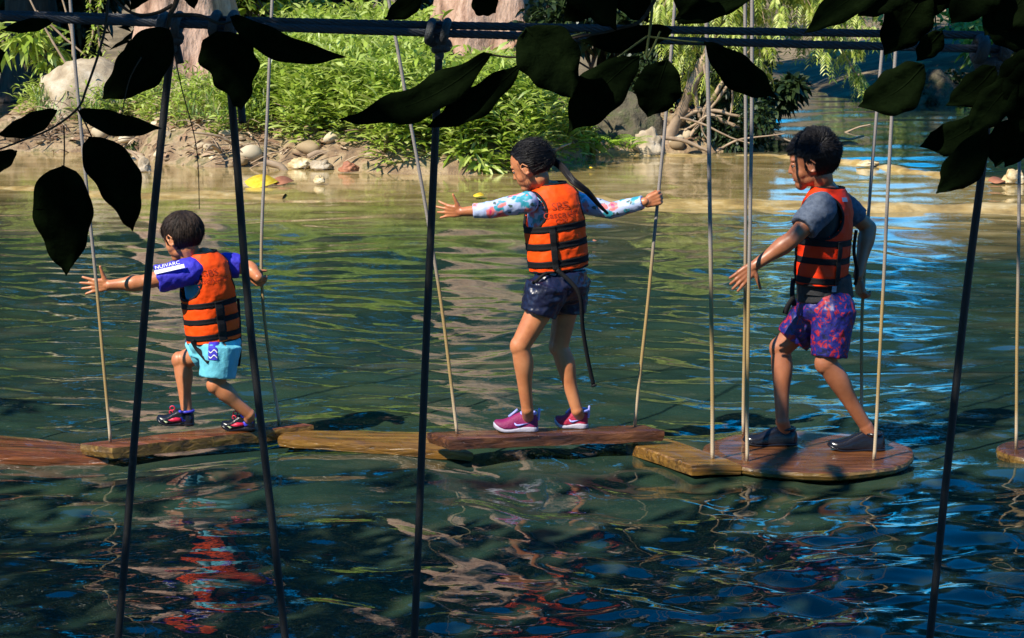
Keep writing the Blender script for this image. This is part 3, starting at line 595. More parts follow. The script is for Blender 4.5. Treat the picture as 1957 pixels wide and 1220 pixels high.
def board(name, corners, thick, mt, edge, parent, n=(40, 6), seed=0):
    """corners: back-left, back-right, front-right, front-left of the top face"""
    a, b, c, d = [Vector(q) for q in corners]; V = []; nx, ny = n
    for j in range(ny+1):
        for i in range(nx+1):
            s, t = i/nx, j/ny; p = (a*(1-s)+b*s)*(1-t) + (d*(1-s)+c*s)*t
            e = min(s, 1-s, t*.25, (1-t)*.25); rnd = -.006*max(0, 1-e/.012)
            p = p + Vector((.006*noise.noise((p.x*9, seed, 1))*(t in (0, 1)), .006*noise.noise((p.x*7, seed, t*5)), rnd + .0035*noise.fractal(p*6, 1, 2, 3))); V.append(p)
    w_ = nx+1; Fc = [(j*w_+i, (j+1)*w_+i, (j+1)*w_+i+1, j*w_+i+1) for j in range(ny) for i in range(nx)]
    loop = [i for i in range(w_)] + [j*w_+nx for j in range(1, ny+1)] + [ny*w_+i for i in range(nx-1, -1, -1)] + [j*w_ for j in range(ny-1, 0, -1)]
    k = len(V); L_ = len(loop); cc = sum((V[q] for q in loop), Vector())/L_
    for f, dz in ((1.004, -thick*.5), (.985, -thick)):
        for q in loop: V.append(cc + (V[q]-cc)*f + Vector((0, 0, dz + .004*noise.noise(V[q]*11))))
    top = len(Fc)
    for i in range(L_):
        j = (i+1) % L_; Fc.append((loop[i], loop[j], k+j, k+i)); Fc.append((k+i, k+j, k+L_+j, k+L_+i))
    Fc.append(tuple(k+L_+i for i in range(L_))); ang = math.atan2(b.y-a.y, b.x-a.x)
    o = pyobj(name, V, Fc, M[mt], parent, False); o.data.materials.append(M[edge])
    for p in o.data.polygons[top:]: p.material_index = 1
    bm = bmesh.new(); bm.from_mesh(o.data); bmesh.ops.recalc_face_normals(bm, faces=bm.faces[:]); bm.to_mesh(o.data); bm.free()
    return o
def rope(pts, parent, r=.0072, mt='rope', wob=.003, tip=True):
    p = spline(pts, 10); bm = bmesh.new(); n = len(p)
    q = [v + Vector((noise.noise((v.z*2.3, v.x*9, 1)), noise.noise((v.z*2.1, v.x*9, 5)), 0))*wob*(0 if i in (0, n-1) else 1) for i, v in enumerate(p)]
    tube(bm, q, r, 9)
    o = obj('rope', bm, M[mt], parent)
    if tip:                          # the knot under the board
        bm = bmesh.new(); ell(bm, q[-1]+Vector((0, 0, -.055)), Vector((.02, 0, 0)), Vector((0, .02, 0)), Vector((0, 0, .02)), 2); k = obj('knot', bm, M[mt], o)
    return o
def swing(label, loc, group='hanging boards of the rope course'):
    e = empty('hanging_board', loc); return tag(e, label, 'board swing', group)
TOP = 2.75
def up(px_pts, Yb, Yt, zb):          # rope through photo points, foot at distance Yb, upper end at Yt
    n = len(px_pts); P_ = []
    for i, (x, y) in enumerate(px_pts): P_.append(P(x, y, Yt + (Yb-Yt)*max(0, min(1, (y+60)/(px_pts[-1][1]+60)))))
    d = (P_[0]-P_[1]).normalized(); P_.insert(0, P_[0] + d*((TOP+.25-P_[0].z)/d.z)); return P_
z1, z3, z5 = .09, .125, .052
b1 = [G(154, 845, z1), G(548, 801, z1), G(599, 810, z1), G(215, 855, z1)]
b3 = [G(817, 824, z3), G(1230, 810, z3), G(1270, 821, z3), G(857, 838, z3)]
RP = {}
sw = swing('thick hanging board of red wet wood under the small boy', sum(b1, Vector())/4)
board('plank', b1, .048, 'wood_red', 'moss_edge', sw, seed=1)
f = G(211, 846, z1); rope(up([(134, 0), (150, 200), (182, 515), (211, 846)], f.y, f.y-.05, z1), sw)
f2 = G(534, 811, z1); RP['boy_R'] = P(500, 536, f2.y-.02); rope(up([(521, 0), (512, 200), (500, 536), (534, 811)], f2.y, f2.y+.05, z1), sw)
sw = swing('dark hanging board under the magenta trainers of the girl', sum(b3, Vector())/4)
board('plank', b3, .045, 'wood_dark', 'wood_dark', sw, seed=2)
f = G(874, 830, z3); rope(up([(750, 40), (800, 320), (840, 560), (874, 830)], f.y, f.y, z3), sw)
f = G(1213, 815, z3); RP['girl_R'] = P(1258, 378, f.y+.02); rope(up([(1290, 0), (1276, 190), (1258, 378), (1213, 815)], f.y, f.y+.05, z3), sw)
# low boards lying in the water
e = swing('reddish low board sloping into the water at the left edge', G(80, 850, .02))
b0 = [G(-120, 818, .065), G(150, 845, .03), G(206, 876, .025), G(-120, 862, .06)]
board('plank', b0, .04, 'wood_red', 'wood_red', e, seed=3); f = G(-60, 840, .045); rope(up([(-75, 0), (-60, 840)], f.y, f.y, .05), e)
e = swing('low golden board awash between the small boy and the girl', G(720, 840, .02))
b2 = [G(545, 819, .065), G(830, 824, .055), G(905, 864, .03), G(530, 836, .065)]
board('plank', b2, .035, 'wood_gold', 'wood_gold', e, seed=4)
e = swing('golden low board slanting from the girl down to the round board', G(1310, 865, .05))
b4 = [G(1194, 846, .055), G(1274, 836, .055), G(1417, 887, .058), G(1322, 888, .058)]
board('plank', b4, .04, 'wood_gold', 'wood_gold', e, seed=5)
f = G(1362, 880, .05); rope(up([(1350, 0), (1355, 300), (1360, 600), (1362, 880)], f.y, f.y, .05), e, r=.0086)
# round boards
def round_board(c, rx, ry, thick, parent, seed, mt='wood_red'):
    n = 72; V = []; rr = [0, .3, .6, .85, .965, 1.0, 1.012, 1.0, .97]; zz = [0, 0, 0, 0, -.002, -.007, -thick*.45, -thick*.8, -thick]
    for r_, z in zip(rr[1:], zz[1:]):
        for i in range(n):
            a = 2*math.pi*i/n; q = 1 + .035*noise.noise((math.cos(a)*1.7, math.sin(a)*1.7, seed)) + .012*noise.noise((math.cos(a)*9, math.sin(a)*9, seed))
            V.append(c + Vector((math.cos(a)*rx*r_*q, math.sin(a)*ry*r_*q, z + .003*noise.noise((a*2, r_*5, seed)))))
    V.append(Vector(c)); ci = len(V)-1; Fc = [(ci, i, (i+1) % n) for i in range(n)]; m_ = len(rr)-1
    for k in range(m_-1): Fc += [(k*n+i, (k+1)*n+i, (k+1)*n+(i+1) % n, k*n+(i+1) % n) for i in range(n)]
    Fc.append(tuple((m_-1)*n+i for i in range(n)))
    o = pyobj('plank', V, Fc, M[mt], parent, False); o.data.materials.append(M['moss_edge'])
    for p in o.data.polygons[n+n*4:]: p.material_index = 1
    bm = bmesh.new(); bm.from_mesh(o.data); bmesh.ops.recalc_face_normals(bm, faces=bm.faces[:]); bm.to_mesh(o.data); bm.free(); return o
c5 = G(1545, 860, z5); sw = swing('round hanging board of wet wood under the taller boy', c5)
round_board(c5, .445, .40, .042, sw, 2.0, 'wood_round')
for pts in ([(1438, 0), (1436, 300), (1430, 600), (1428, 882)], [(1424, 0), (1425, 400), (1421, 832)], [(1714, 60), (1700, 300), (1686, 600), (1670, 880)], [(1689, 60), (1666, 330), (1648, 600), (1646, 826)]):
    f = G(*pts[-1], z5); rope(up(pts, f.y, f.y, z5), sw, r=.0076)
RP['tall_R'] = P(1647, 552, G(1646, 826, z5).y)
c6 = G(2010, 858, .05); sw = swing('round hanging board cut by the right edge of the photo', c6); round_board(c6, .23, .20, .05, sw, 9.0, 'wood_dark')
for x, y, xt in ((1942, 860, 1950), (2072, 860, 2082), (2010, 840, 2015)):
    f = G(x, y, .05); rope(up([(xt, 0), (xt-2, 300), (x, y)], f.y, f.y, .05), sw)
# cables: twisted strands
def cable(name, px_pts, label, r=.0085, pitch=.095):
    pts = spline(px_pts, 40); L = [0]
    for a, b in zip(pts, pts[1:]): L.append(L[-1]+(b-a).length)
    n = int(L[-1]/.012); bm = bmesh.new(); xs = np.linspace(0, L[-1], n); A = np.array([tuple(p) for p in pts]); Q = np.stack([np.interp(xs, L, A[:, i]) for i in range(3)], 1)
    rs = r*.40
    for k in range(6):
        ph = 2*math.pi*xs/pitch + k*math.pi/3; W = Q.copy(); W[:, 1] += np.cos(ph)*r*.62; W[:, 2] += np.sin(ph)*r*.62
        R_ = []
        for i in range(n):
            R_.append([Vector((W[i, 0], W[i, 1]+math.cos(q*math.pi/3)*rs, W[i, 2]+math.sin(q*math.pi/3)*rs)) for q in range(6)])
        rings_to(bm, R_)
    return tag(obj(name, bm, M['cable']), label, 'cable', 'steel cables across the top')
YA, YB = 4.035, 4.0
def cA(x): return P(x, 28 + (x/1957)*41 + 3*math.sin(x/1957*3.14), YA)
def cB(x): return P(x, 33 + (x/1957)*63 + 4*math.sin(x/1957*3.14), YB)
cable('steel_cable', [cA(x) for x in (-2600, -900, 0, 700, 1400, 1957, 3000, 4600)], 'upper twisted steel cable')
cable('steel_cable', [cB(x) for x in (-2600, -900, 0, 700, 1400, 1957, 3000, 4600)], 'lower twisted steel cable carrying the knots')
for nm, pts, r, lb in (('steel_cable', [(-4.5, 8.78, TOP+.15), (0, 8.75, TOP+.0), (4.8, 8.6, TOP+.15)], .009, 'cable carrying the pale ropes above the children'),):
    cable(nm, [Vector(p) for p in pts], lb)
# dark near ropes with their knots
def torus(bm, c, ax, R0, r0, n=26, m=10, sq=1.0, start=0, end=2*math.pi):
    s, t, d = frame(Vector(ax)); P_ = [c + (s*math.cos(start+(end-start)*i/n) + t*math.sin(start+(end-start)*i/n)*sq)*R0 for i in range(n+1)]
    tube(bm, P_, r0, m)
def near_swing(label, ropes, board_l, board_r):
    e = empty('hanging_board', Vector(((board_l+board_r)/2, 4.05, .06))); tag(e, label, 'board swing', 'near swings in the shade')
    a = [Vector((board_l-.07, 4.16, .10)), Vector((board_r+.07, 4.16, .10)), Vector((board_r+.07, 3.98, .10)), Vector((board_l-.07, 3.98, .10))]
    board('plank', a, .045, 'wood_dark', 'wood_dark', e, seed=board_l)
    for (xt, yt), pts, size, tail in ropes:
        c = P(xt, yt, 4.02); bot = P(*pts[-1], 4.06); d = (bot - c)/(bot-c).length; foot = c + d*((.1-c.z)/d.z)
        foot.y = 4.07; p0 = c + Vector((0, -.005, -.028*size))
        bm = bmesh.new(); tube(bm, spline([p0] + [P(x, y, 4.05) for x, y in pts[1:]] + [foot], 8), .0078, 10); ro = obj('rope', bm, M['rope_dark'], e)
        bm = bmesh.new(); r = .0095*size
        for dx in (-.020*size, .014*size):            # two turns over the cables
            tube(bm, [c + Vector((dx+.004*math.sin(q), -.012+.034*math.cos(q), -.002+.0185*math.sin(q))) for q in np.linspace(0, 2*math.pi, 24)], r, 10)
        torus(bm, c + Vector((0, -.012, -.028*size)), Vector((.12, .3, 1)), .019*size, r)
        torus(bm, c + Vector((.003, -.012, -.040*size)), Vector((-.2, .2, 1)), .013*size, r)
        cap(bm, c + Vector((.0, -.012, -.030*size)), .010*size, c + Vector((0, -.01, -.058*size)), .009)
        obj('knot', bm, M['knot'], ro)
        if tail:
            bm = bmesh.new(); tube(bm, spline([P(x, y, 4.02) for x, y in tail], 6), .0075, 9); obj('tail', bm, M['rope_dark'], ro)
M['knot'] = plain('knotted_rope', (.07, .075, .082), rough=.7, bscale=120, bump=.8)
near_swing('near swing on two dark ropes in front of the small boy', [((330, 45), [(326, 60), (312, 230), (280, 560), (226, 1220)], .85, [(334, 70), (345, 122)]), ((432, 44), [(440, 60), (452, 300), (480, 640), (545, 1220)], .95, [(452, 120), (457, 165), (464, 236)])], -.80, -.42)
near_swing('near swing on two dark ropes at the middle and the right', [((840, 58), [(842, 90), (832, 260), (815, 640), (792, 1220)], .86, None), ((1895, 92), [(1893, 130), (1880, 300), (1840, 620), (1777, 1220)], 1.25, [(1905, 120), (1925, 170), (1920, 185)])], -.2, .75)
# ------------------------------------------------------------------ leaves of the tree the photo is taken from under
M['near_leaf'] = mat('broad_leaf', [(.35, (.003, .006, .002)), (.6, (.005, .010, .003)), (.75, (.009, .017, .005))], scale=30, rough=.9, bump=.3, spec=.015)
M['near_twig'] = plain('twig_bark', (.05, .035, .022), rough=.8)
M['near_stalk'] = plain('green_stalk', (.16, .19, .05), rough=.6)
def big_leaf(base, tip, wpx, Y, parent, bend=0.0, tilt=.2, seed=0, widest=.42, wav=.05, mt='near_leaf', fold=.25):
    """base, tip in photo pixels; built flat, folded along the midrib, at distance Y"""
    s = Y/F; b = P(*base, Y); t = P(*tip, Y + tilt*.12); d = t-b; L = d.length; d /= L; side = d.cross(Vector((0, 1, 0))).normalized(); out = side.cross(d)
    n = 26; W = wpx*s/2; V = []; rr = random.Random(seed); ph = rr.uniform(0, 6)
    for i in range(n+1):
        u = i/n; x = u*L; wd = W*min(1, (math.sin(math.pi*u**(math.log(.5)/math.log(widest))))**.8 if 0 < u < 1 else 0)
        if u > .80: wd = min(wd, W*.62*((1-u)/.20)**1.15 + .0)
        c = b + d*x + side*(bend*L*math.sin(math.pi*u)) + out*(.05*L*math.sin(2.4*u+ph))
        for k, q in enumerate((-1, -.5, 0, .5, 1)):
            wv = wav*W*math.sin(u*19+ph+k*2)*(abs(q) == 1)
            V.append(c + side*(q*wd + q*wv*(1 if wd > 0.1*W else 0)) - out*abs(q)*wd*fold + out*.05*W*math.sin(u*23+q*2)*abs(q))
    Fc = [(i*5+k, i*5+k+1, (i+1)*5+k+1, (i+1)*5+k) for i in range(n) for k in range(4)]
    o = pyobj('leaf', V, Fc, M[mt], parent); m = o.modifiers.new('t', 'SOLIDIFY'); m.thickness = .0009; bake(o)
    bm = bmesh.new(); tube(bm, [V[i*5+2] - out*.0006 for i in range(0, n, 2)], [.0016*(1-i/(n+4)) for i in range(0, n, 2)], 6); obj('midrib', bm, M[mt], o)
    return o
def branch(label, Y, twigs, leaves, root):
    e = empty('overhanging_branch', P(*root, Y)); tag(e, label, 'branch', 'branches hanging into the picture')
    for pts, r0, r1, mt in twigs:
        p = spline([P(x, y, Y + .02) for x, y in pts], 8); bm = bmesh.new(); n = len(p); tube(bm, p, [r0+(r1-r0)*i/(n-1) for i in range(n)], 7); obj('twig', bm, M[mt], e)
    for i, lf in enumerate(leaves):
        base, tip, wd = lf[:3]; kw = lf[3] if len(lf) > 3 else {}
        big_leaf(base, tip, wd, Y + kw.pop('dy', .03*math.sin(i*2.3)), e, seed=i+int(Y*100), **kw)
    return e
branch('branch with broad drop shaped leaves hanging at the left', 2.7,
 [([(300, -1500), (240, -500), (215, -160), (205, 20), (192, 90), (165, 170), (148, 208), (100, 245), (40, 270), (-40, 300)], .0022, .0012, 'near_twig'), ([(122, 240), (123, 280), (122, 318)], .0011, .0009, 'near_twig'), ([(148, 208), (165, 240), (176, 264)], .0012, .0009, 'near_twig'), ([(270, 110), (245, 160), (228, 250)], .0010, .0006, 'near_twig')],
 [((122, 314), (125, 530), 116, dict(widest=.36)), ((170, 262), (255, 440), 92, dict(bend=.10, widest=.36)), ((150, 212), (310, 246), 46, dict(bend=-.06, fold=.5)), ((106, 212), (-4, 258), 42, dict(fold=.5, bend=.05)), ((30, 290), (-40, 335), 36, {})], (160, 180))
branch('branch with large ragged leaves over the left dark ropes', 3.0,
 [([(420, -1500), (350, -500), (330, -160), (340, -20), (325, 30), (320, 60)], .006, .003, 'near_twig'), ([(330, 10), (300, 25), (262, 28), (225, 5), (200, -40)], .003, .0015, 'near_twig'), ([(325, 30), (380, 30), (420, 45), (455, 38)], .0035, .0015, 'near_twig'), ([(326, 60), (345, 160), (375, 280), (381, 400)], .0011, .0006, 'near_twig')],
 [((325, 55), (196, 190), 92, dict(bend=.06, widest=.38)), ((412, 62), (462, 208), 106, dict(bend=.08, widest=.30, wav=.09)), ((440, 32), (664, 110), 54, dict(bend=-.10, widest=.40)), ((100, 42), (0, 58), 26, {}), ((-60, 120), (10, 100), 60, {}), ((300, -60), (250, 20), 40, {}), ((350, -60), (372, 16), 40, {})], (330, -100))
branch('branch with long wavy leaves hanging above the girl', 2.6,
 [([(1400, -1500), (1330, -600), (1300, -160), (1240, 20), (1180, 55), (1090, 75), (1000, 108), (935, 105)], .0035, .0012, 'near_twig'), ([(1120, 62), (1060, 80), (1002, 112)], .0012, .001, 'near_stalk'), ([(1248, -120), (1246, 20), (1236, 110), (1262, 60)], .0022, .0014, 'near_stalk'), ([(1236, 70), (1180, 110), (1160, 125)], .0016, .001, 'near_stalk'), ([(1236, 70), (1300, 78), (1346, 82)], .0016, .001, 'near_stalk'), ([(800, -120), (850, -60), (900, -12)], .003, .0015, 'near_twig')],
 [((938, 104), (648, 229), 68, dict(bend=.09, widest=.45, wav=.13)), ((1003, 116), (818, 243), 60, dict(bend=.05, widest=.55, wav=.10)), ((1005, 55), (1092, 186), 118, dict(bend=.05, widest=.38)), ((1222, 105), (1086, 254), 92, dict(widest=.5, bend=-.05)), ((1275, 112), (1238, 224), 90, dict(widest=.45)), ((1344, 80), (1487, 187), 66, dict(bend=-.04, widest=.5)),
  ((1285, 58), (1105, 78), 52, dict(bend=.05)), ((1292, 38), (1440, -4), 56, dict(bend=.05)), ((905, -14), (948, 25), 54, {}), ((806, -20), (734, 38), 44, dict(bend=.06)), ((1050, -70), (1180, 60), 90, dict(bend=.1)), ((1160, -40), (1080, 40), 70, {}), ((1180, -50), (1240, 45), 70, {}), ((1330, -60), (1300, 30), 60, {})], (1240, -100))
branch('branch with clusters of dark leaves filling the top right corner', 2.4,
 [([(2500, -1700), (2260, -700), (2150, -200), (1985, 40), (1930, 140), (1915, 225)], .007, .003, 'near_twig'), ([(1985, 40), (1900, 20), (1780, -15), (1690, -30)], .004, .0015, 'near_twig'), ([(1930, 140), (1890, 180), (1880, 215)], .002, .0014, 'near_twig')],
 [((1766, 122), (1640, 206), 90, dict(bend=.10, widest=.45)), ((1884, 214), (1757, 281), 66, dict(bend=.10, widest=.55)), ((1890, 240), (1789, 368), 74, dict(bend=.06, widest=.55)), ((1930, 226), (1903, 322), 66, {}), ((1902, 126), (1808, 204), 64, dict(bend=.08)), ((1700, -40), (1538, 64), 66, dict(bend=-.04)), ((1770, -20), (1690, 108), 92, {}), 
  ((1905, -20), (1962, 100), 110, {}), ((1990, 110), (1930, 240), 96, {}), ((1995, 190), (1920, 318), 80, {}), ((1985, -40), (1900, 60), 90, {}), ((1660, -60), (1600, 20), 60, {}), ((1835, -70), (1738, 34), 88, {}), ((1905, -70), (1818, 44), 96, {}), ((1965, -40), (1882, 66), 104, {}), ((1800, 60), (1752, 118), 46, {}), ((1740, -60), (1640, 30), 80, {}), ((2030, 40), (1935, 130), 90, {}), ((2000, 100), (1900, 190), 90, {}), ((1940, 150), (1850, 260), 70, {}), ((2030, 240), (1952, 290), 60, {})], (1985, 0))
# ------------------------------------------------------------------ the tree overhead that shades the near water, the leaves and the taller boy
def overhead():
    rt = empty('tree', (-4.6, .2, .3)); tag(rt, 'broad tree on the near bank spreading over the photographer', 'tree')
    obj('trunk', trunk_bm((-4.6, .2, -.2), 4.4, .42, .26, (.10, .12), 5, 1.5), M['bark_dark'], rt)
    r = np.random.default_rng(15); n = 110000
    pos = np.stack([r.uniform(-10.5, 4.5, n), r.uniform(-5, 8.6, n), r.uniform(2.9, 7.2, n)], 1)
    keep = np.ones(n, bool)
    # clumpy crown
    dens = np.array([noise.noise((p[0]*.75, p[1]*.75, p[2]*.9)) + .5*noise.noise((p[0]*1.9, p[1]*1.9, p[2]*1.9)) for p in pos]); keep &= dens > -.14
    keep &= ((pos[:, 0]+3)/7.8)**2 + ((pos[:, 1]-2)/6.9)**2 + ((pos[:, 2]-4.6)/2.7)**2 < 1
    keep &= (pos[:, 2] - 2.0 > .10*pos[:, 1] + .25)
    # crown cut open where its shadow would reach the children and boards
    t = (8.75-pos[:, 1])/SUN[1]*-1; hx = pos[:, 0]-SUN[0]*t; hz = pos[:, 2]-SUN[2]*t
    gap = (hz < 1.75) & (hz > -.45) & (hx > -3.2) & ((hx < .95) | (hz < .62)) | (hx >= .95) & (hz > -.4) & (hz < 1.75) & (dens < .05)
    gap |= (hx > -2.15) & (hx < -.75) & (hz > -.1) & (hz < 1.45) | (hx > -.7) & (hx < 1.0) & (hz > .78) & (hz < 1.75) | (hx > .02) & (hx < .5) & (hz > .02) & (hz < .55)
    gap |= hz > 1.75
    tw = pos[:, 2]/SUN[2]; gx_, gy_ = pos[:, 0]-SUN[0]*tw, pos[:, 1]-SUN[1]*tw
    gap |= (gy_ > 7.5) & (dens < .25)
    gap |= (gy_ > 10.0)
    keep &= ~gap
    pos = pos[keep]; n = len(pos); d = r.normal(size=(n, 3)); d[:, 2] -= .4; nr = r.normal(0, .5, (n, 3)); nr[:, 2] += 1
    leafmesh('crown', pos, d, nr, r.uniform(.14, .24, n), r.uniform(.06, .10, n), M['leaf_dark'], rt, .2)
    for tx, ty, tz in ((-1.6, 6.6, 4.3), (1.5, 3, 4.6), (-6.5, 5.5, 4.6), (-3.4, 4, 5.6), (0, -1.5, 5), (-8, 1, 5)):
        bm = bmesh.new(); pts = spline([(-4.2, .7, 3.6), ((tx-4.2)/2, (ty+.7)/2, (tz+3.6)/2+.5), (tx, ty, tz)], 8); tube(bm, pts, [.15*(1-.85*i/16) for i in range(len(pts))], 8); obj('limb', bm, M['bark_dark'], rt)
overhead()
cs = []; r = np.random.default_rng(31)  # foliage wall out of view, added to keep sky light off the near leaves
for i in range(60): cs.append((r.uniform(-9, 9), r.uniform(-5.5, -3), r.uniform(.3, 3.2)))
o = leafmesh('undergrowth', *crown_leaves(cs, [.9]*60, 130, .3, .13, 32), M['leaf_dark'], None, .2); tag(o, 'unseen dark undergrowth added behind the camera to block the sky', 'undergrowth', kind='stuff')
# ------------------------------------------------------------------ people
M['skin'] = mat('tan_skin', [(.25, (.33, .105, .045)), (.45, (.46, .165, .066)), (.7, (.55, .225, .10))], scale=11, detail=9, rvar=.14, rough=.42, bump=.12, bscale=90, sss=.12, bdist=.002)
M['skin2'] = mat('brown_skin', [(.25, (.20, .066, .032)), (.45, (.30, .105, .047)), (.7, (.38, .145, .07))], scale=11, detail=9, rvar=.14, rough=.42, bump=.12, bscale=90, sss=.12, bdist=.002)
M['lip'] = plain('lips', (.36, .10, .075), rough=.4)
def hair_mat(name, stops, rough, spec):
    m, nt, b, out = new_mat(name); g = nt.nodes.new('ShaderNodeNewGeometry'); r = ramp(nt, stops); nt.links.new(g.outputs['Random Per Island'], r.inputs['Fac']); nt.links.new(r.outputs['Color'], b.inputs['Base Color'])
    mr = nd(nt, 'ShaderNodeMapRange'); mr.inputs['To Min'].default_value = rough-.12; mr.inputs['To Max'].default_value = rough+.2; nt.links.new(g.outputs['Random Per Island'], mr.inputs['Value']); nt.links.new(mr.outputs[0], b.inputs['Roughness']); b.inputs['Specular IOR Level'].default_value = spec; return m
M['hair'] = hair_mat('dark_brown_hair', [(0, (.008, .005, .004)), (.6, (.022, .014, .010)), (1, (.050, .031, .022))], .58, .22)
M['hair_black'] = hair_mat('black_hair', [(0, (.002, .002, .003)), (.7, (.005, .004, .005)), (1, (.010, .008, .009))], .45, .28)
M['eye'] = plain('eye_white', (.55, .50, .46), rough=.2, bump=0)
M['iris'] = plain('dark_iris', (.015, .008, .005), rough=.15, bump=0)
M['vest'] = mat('orange_nylon', [(.26, (.62, .034, .002)), (.40, (.88, .062, .002)), (.7, (.95, .095, .002))], detail=9, scale=4, rough=.6, spec=.25, bump=.45, bscale=24, bdist=.006)
M['vest_red'] = mat('red_orange_nylon', [(.26, (.50, .012, .002)), (.40, (.76, .024, .002)), (.7, (.88, .044, .003))], detail=9, scale=4, rough=.55, spec=.25, bump=.45, bscale=24, bdist=.006)
M['print'] = plain('faded_print', (.46, .035, .003), rough=.7)
M['strap'] = plain('black_webbing', (.005, .005, .006), rough=.75, bscale=200, spec=.25)
M['label_grey'] = plain('grey_patch', (.22, .28, .36), rough=.5)
M['blue_shirt'] = plain('blue_violet_cloth', (.035, .028, .50), rough=.7, bscale=90)
M['sky_shirt'] = plain('sky_blue_cloth', (.07, .42, .66), rough=.7, bscale=90)
M['white'] = plain('white_cloth', (.78, .78, .80), rough=.6)
M['aqua'] = plain('aqua_shorts', (.15, .56, .68), rough=.6, bscale=60)
M['navy'] = mat('wet_navy_cloth', [(.3, (.006, .007, .020)), (.7, (.014, .016, .045))], scale=14, rough=.30, bump=.5, bscale=30, bdist=.006)
M['grey_tee'] = mat('heather_grey_cloth', [(.35, (.040, .055, .085)), (.65, (.085, .105, .145))], scale=60, rough=.8, bump=.2)
M['black_cloth'] = plain('black_cloth', (.010, .010, .012), rough=.7)
def floral():
    m, nt, b, out = new_mat('floral_cloth'); v = coords(nt, (1, 1, 1), 'Object')
    n0 = nd(nt, 'ShaderNodeTexNoise', Scale=30, Detail=2); nt.links.new(v, n0.inputs['Vector'])
    mxv = nd(nt, 'ShaderNodeMix', data_type='RGBA'); mxv.inputs[0].default_value = .045; nt.links.new(v, mxv.inputs[6]); nt.links.new(n0.outputs['Color'], mxv.inputs[7])
    def spots(scale, col, lo, hi, prev, sd):
        vo = nd(nt, 'ShaderNodeTexVoronoi', Scale=scale); mp = nd(nt, 'ShaderNodeVectorMath', operation='ADD'); mp.inputs[1].default_value = (sd, sd*.7, sd*.3); nt.links.new(mxv.outputs[2], mp.inputs[0]); nt.links.new(mp.outputs[0], vo.inputs['Vector'])
        mr = nd(nt, 'ShaderNodeMapRange'); mr.inputs['From Min'].default_value = hi; mr.inputs['From Max'].default_value = lo; nt.links.new(vo.outputs['Distance'], mr.inputs['Value'])
        mx = nd(nt, 'ShaderNodeMix', data_type='RGBA'); nt.links.new(mr.outputs[0], mx.inputs[0]); nt.links.new(prev, mx.inputs[6]); mx.inputs[7].default_value = (*col, 1); return mx.outputs[2]
    bw = nd(nt, 'ShaderNodeRGB'); bw.outputs[0].default_value = (.40, .46, .66, 1); c = bw.outputs[0]
    c = spots(22, (.03, .28, .36), .34, .44, c, 1.3); c = spots(30, (.05, .09, .08), .20, .26, c, 4.1); c = spots(17, (.74, .17, .16), .30, .40, c, 7.7); c = spots(17, (.66, .03, .13), .13, .18, c, 7.7)
    nt.links.new(c, b.inputs['Base Color']); b.inputs['Roughness'].default_value = .5; return m
M['floral'] = floral()
def swim():
    m, nt, b, out = new_mat('red_blue_print'); v = coords(nt)
    n = nd(nt, 'ShaderNodeTexNoise', Scale=26, Detail=4, Roughness=.65, Distortion=1.2); nt.links.new(v, n.inputs['Vector'])
    r = ramp(nt, [(.38, (.004, .004, .04)), (.47, (.010, .012, .17)), (.54, (.014, .008, .10)), (.57, (.26, .008, .020)), (.66, (.36, .014, .030)), (.72, (.06, .012, .13))]); nt.links.new(n.outputs['Fac'], r.inputs['Fac']); nt.links.new(r.outputs['Color'], b.inputs['Base Color']); b.inputs['Roughness'].default_value = .5; return m
M['swim'] = swim()
M['shoe_black'] = plain('black_neoprene', (.010, .010, .014), rough=.22, bump=.15)
M['shoe_magenta'] = mat('magenta_mesh', [(.3, (.13, .003, .06)), (.7, (.24, .005, .085))], scale=8, rough=.6, bump=.4, bscale=160)
M['shoe_crimson'] = mat('crimson_mesh', [(.3, (.24, .004, .030)), (.7, (.40, .008, .05))], scale=8, rough=.6, bump=.4, bscale=160)
M['sole_white'] = plain('white_sole', (.42, .40, .48), rough=.5)
M['shoe_red'] = plain('red_panel', (.62, .02, .06), rough=.4); M['shoe_blue'] = plain('blue_panel', (.05, .05, .55), rough=.4); M['shoe_lime'] = plain('pale_lime_trim', (.60, .68, .38), rough=.4); M['lilac'] = plain('lilac_mark', (.35, .38, .85), rough=.4)

def head_prims(bm, H, C, f, l, u, turn=1.0):
    """H head height, C centre, f forward, l left, u up"""
    L = lambda x, y, z: C + f*x*H + l*y*H + u*z*H
    E = lambda x, y, z, a, b, c, s=3: ell(bm, L(x, y, z), f*a*H, l*b*H, u*c*H, s)
    E(-.06, 0, .10, .43, .365, .39, 4); E(.10, 0, -.02, .27, .29, .36); E(.17, 0, -.20, .20, .225, .22); E(.235, 0, -.375, .115, .13, .115); E(.08, 0, -.27, .22, .22, .17)
    for s in (-1, 1):
        E(.185, s*.15, -.155, .115, .115, .13); E(.285, s*.12, .085, .07, .12, .055)
        E(-.02, s*.355, -.055, .062, .026, .105)
        P_ = [L(-.02 + .072*math.cos(a)+(.03 if math.sin(a) > .3 else 0), s*(.375+.03*(math.cos(a) < 0)), -.045+.115*math.sin(a)) for a in np.linspace(-2.0, 2.9, 11)]
        for a, b in zip(P_, P_[1:]): cap(bm, a, .017*H, b, .017*H, 8)
        E(-.045, s*.365, -.15, .034, .024, .038)
        cap(bm, L(.33, s*.045, -.15), .028*H, L(.355, s*.04, -.145), .026*H, 8)
    cap(bm, L(.325, 0, .05), .035*H, L(.395, 0, -.125), .045*H, 10); E(.375, 0, -.135, .05, .05, .038)
    E(.325, 0, -.235, .05, .085, .024); E(.315, 0, -.285, .05, .075, .028); E(.32, 0, -.20, .035, .03, .03)
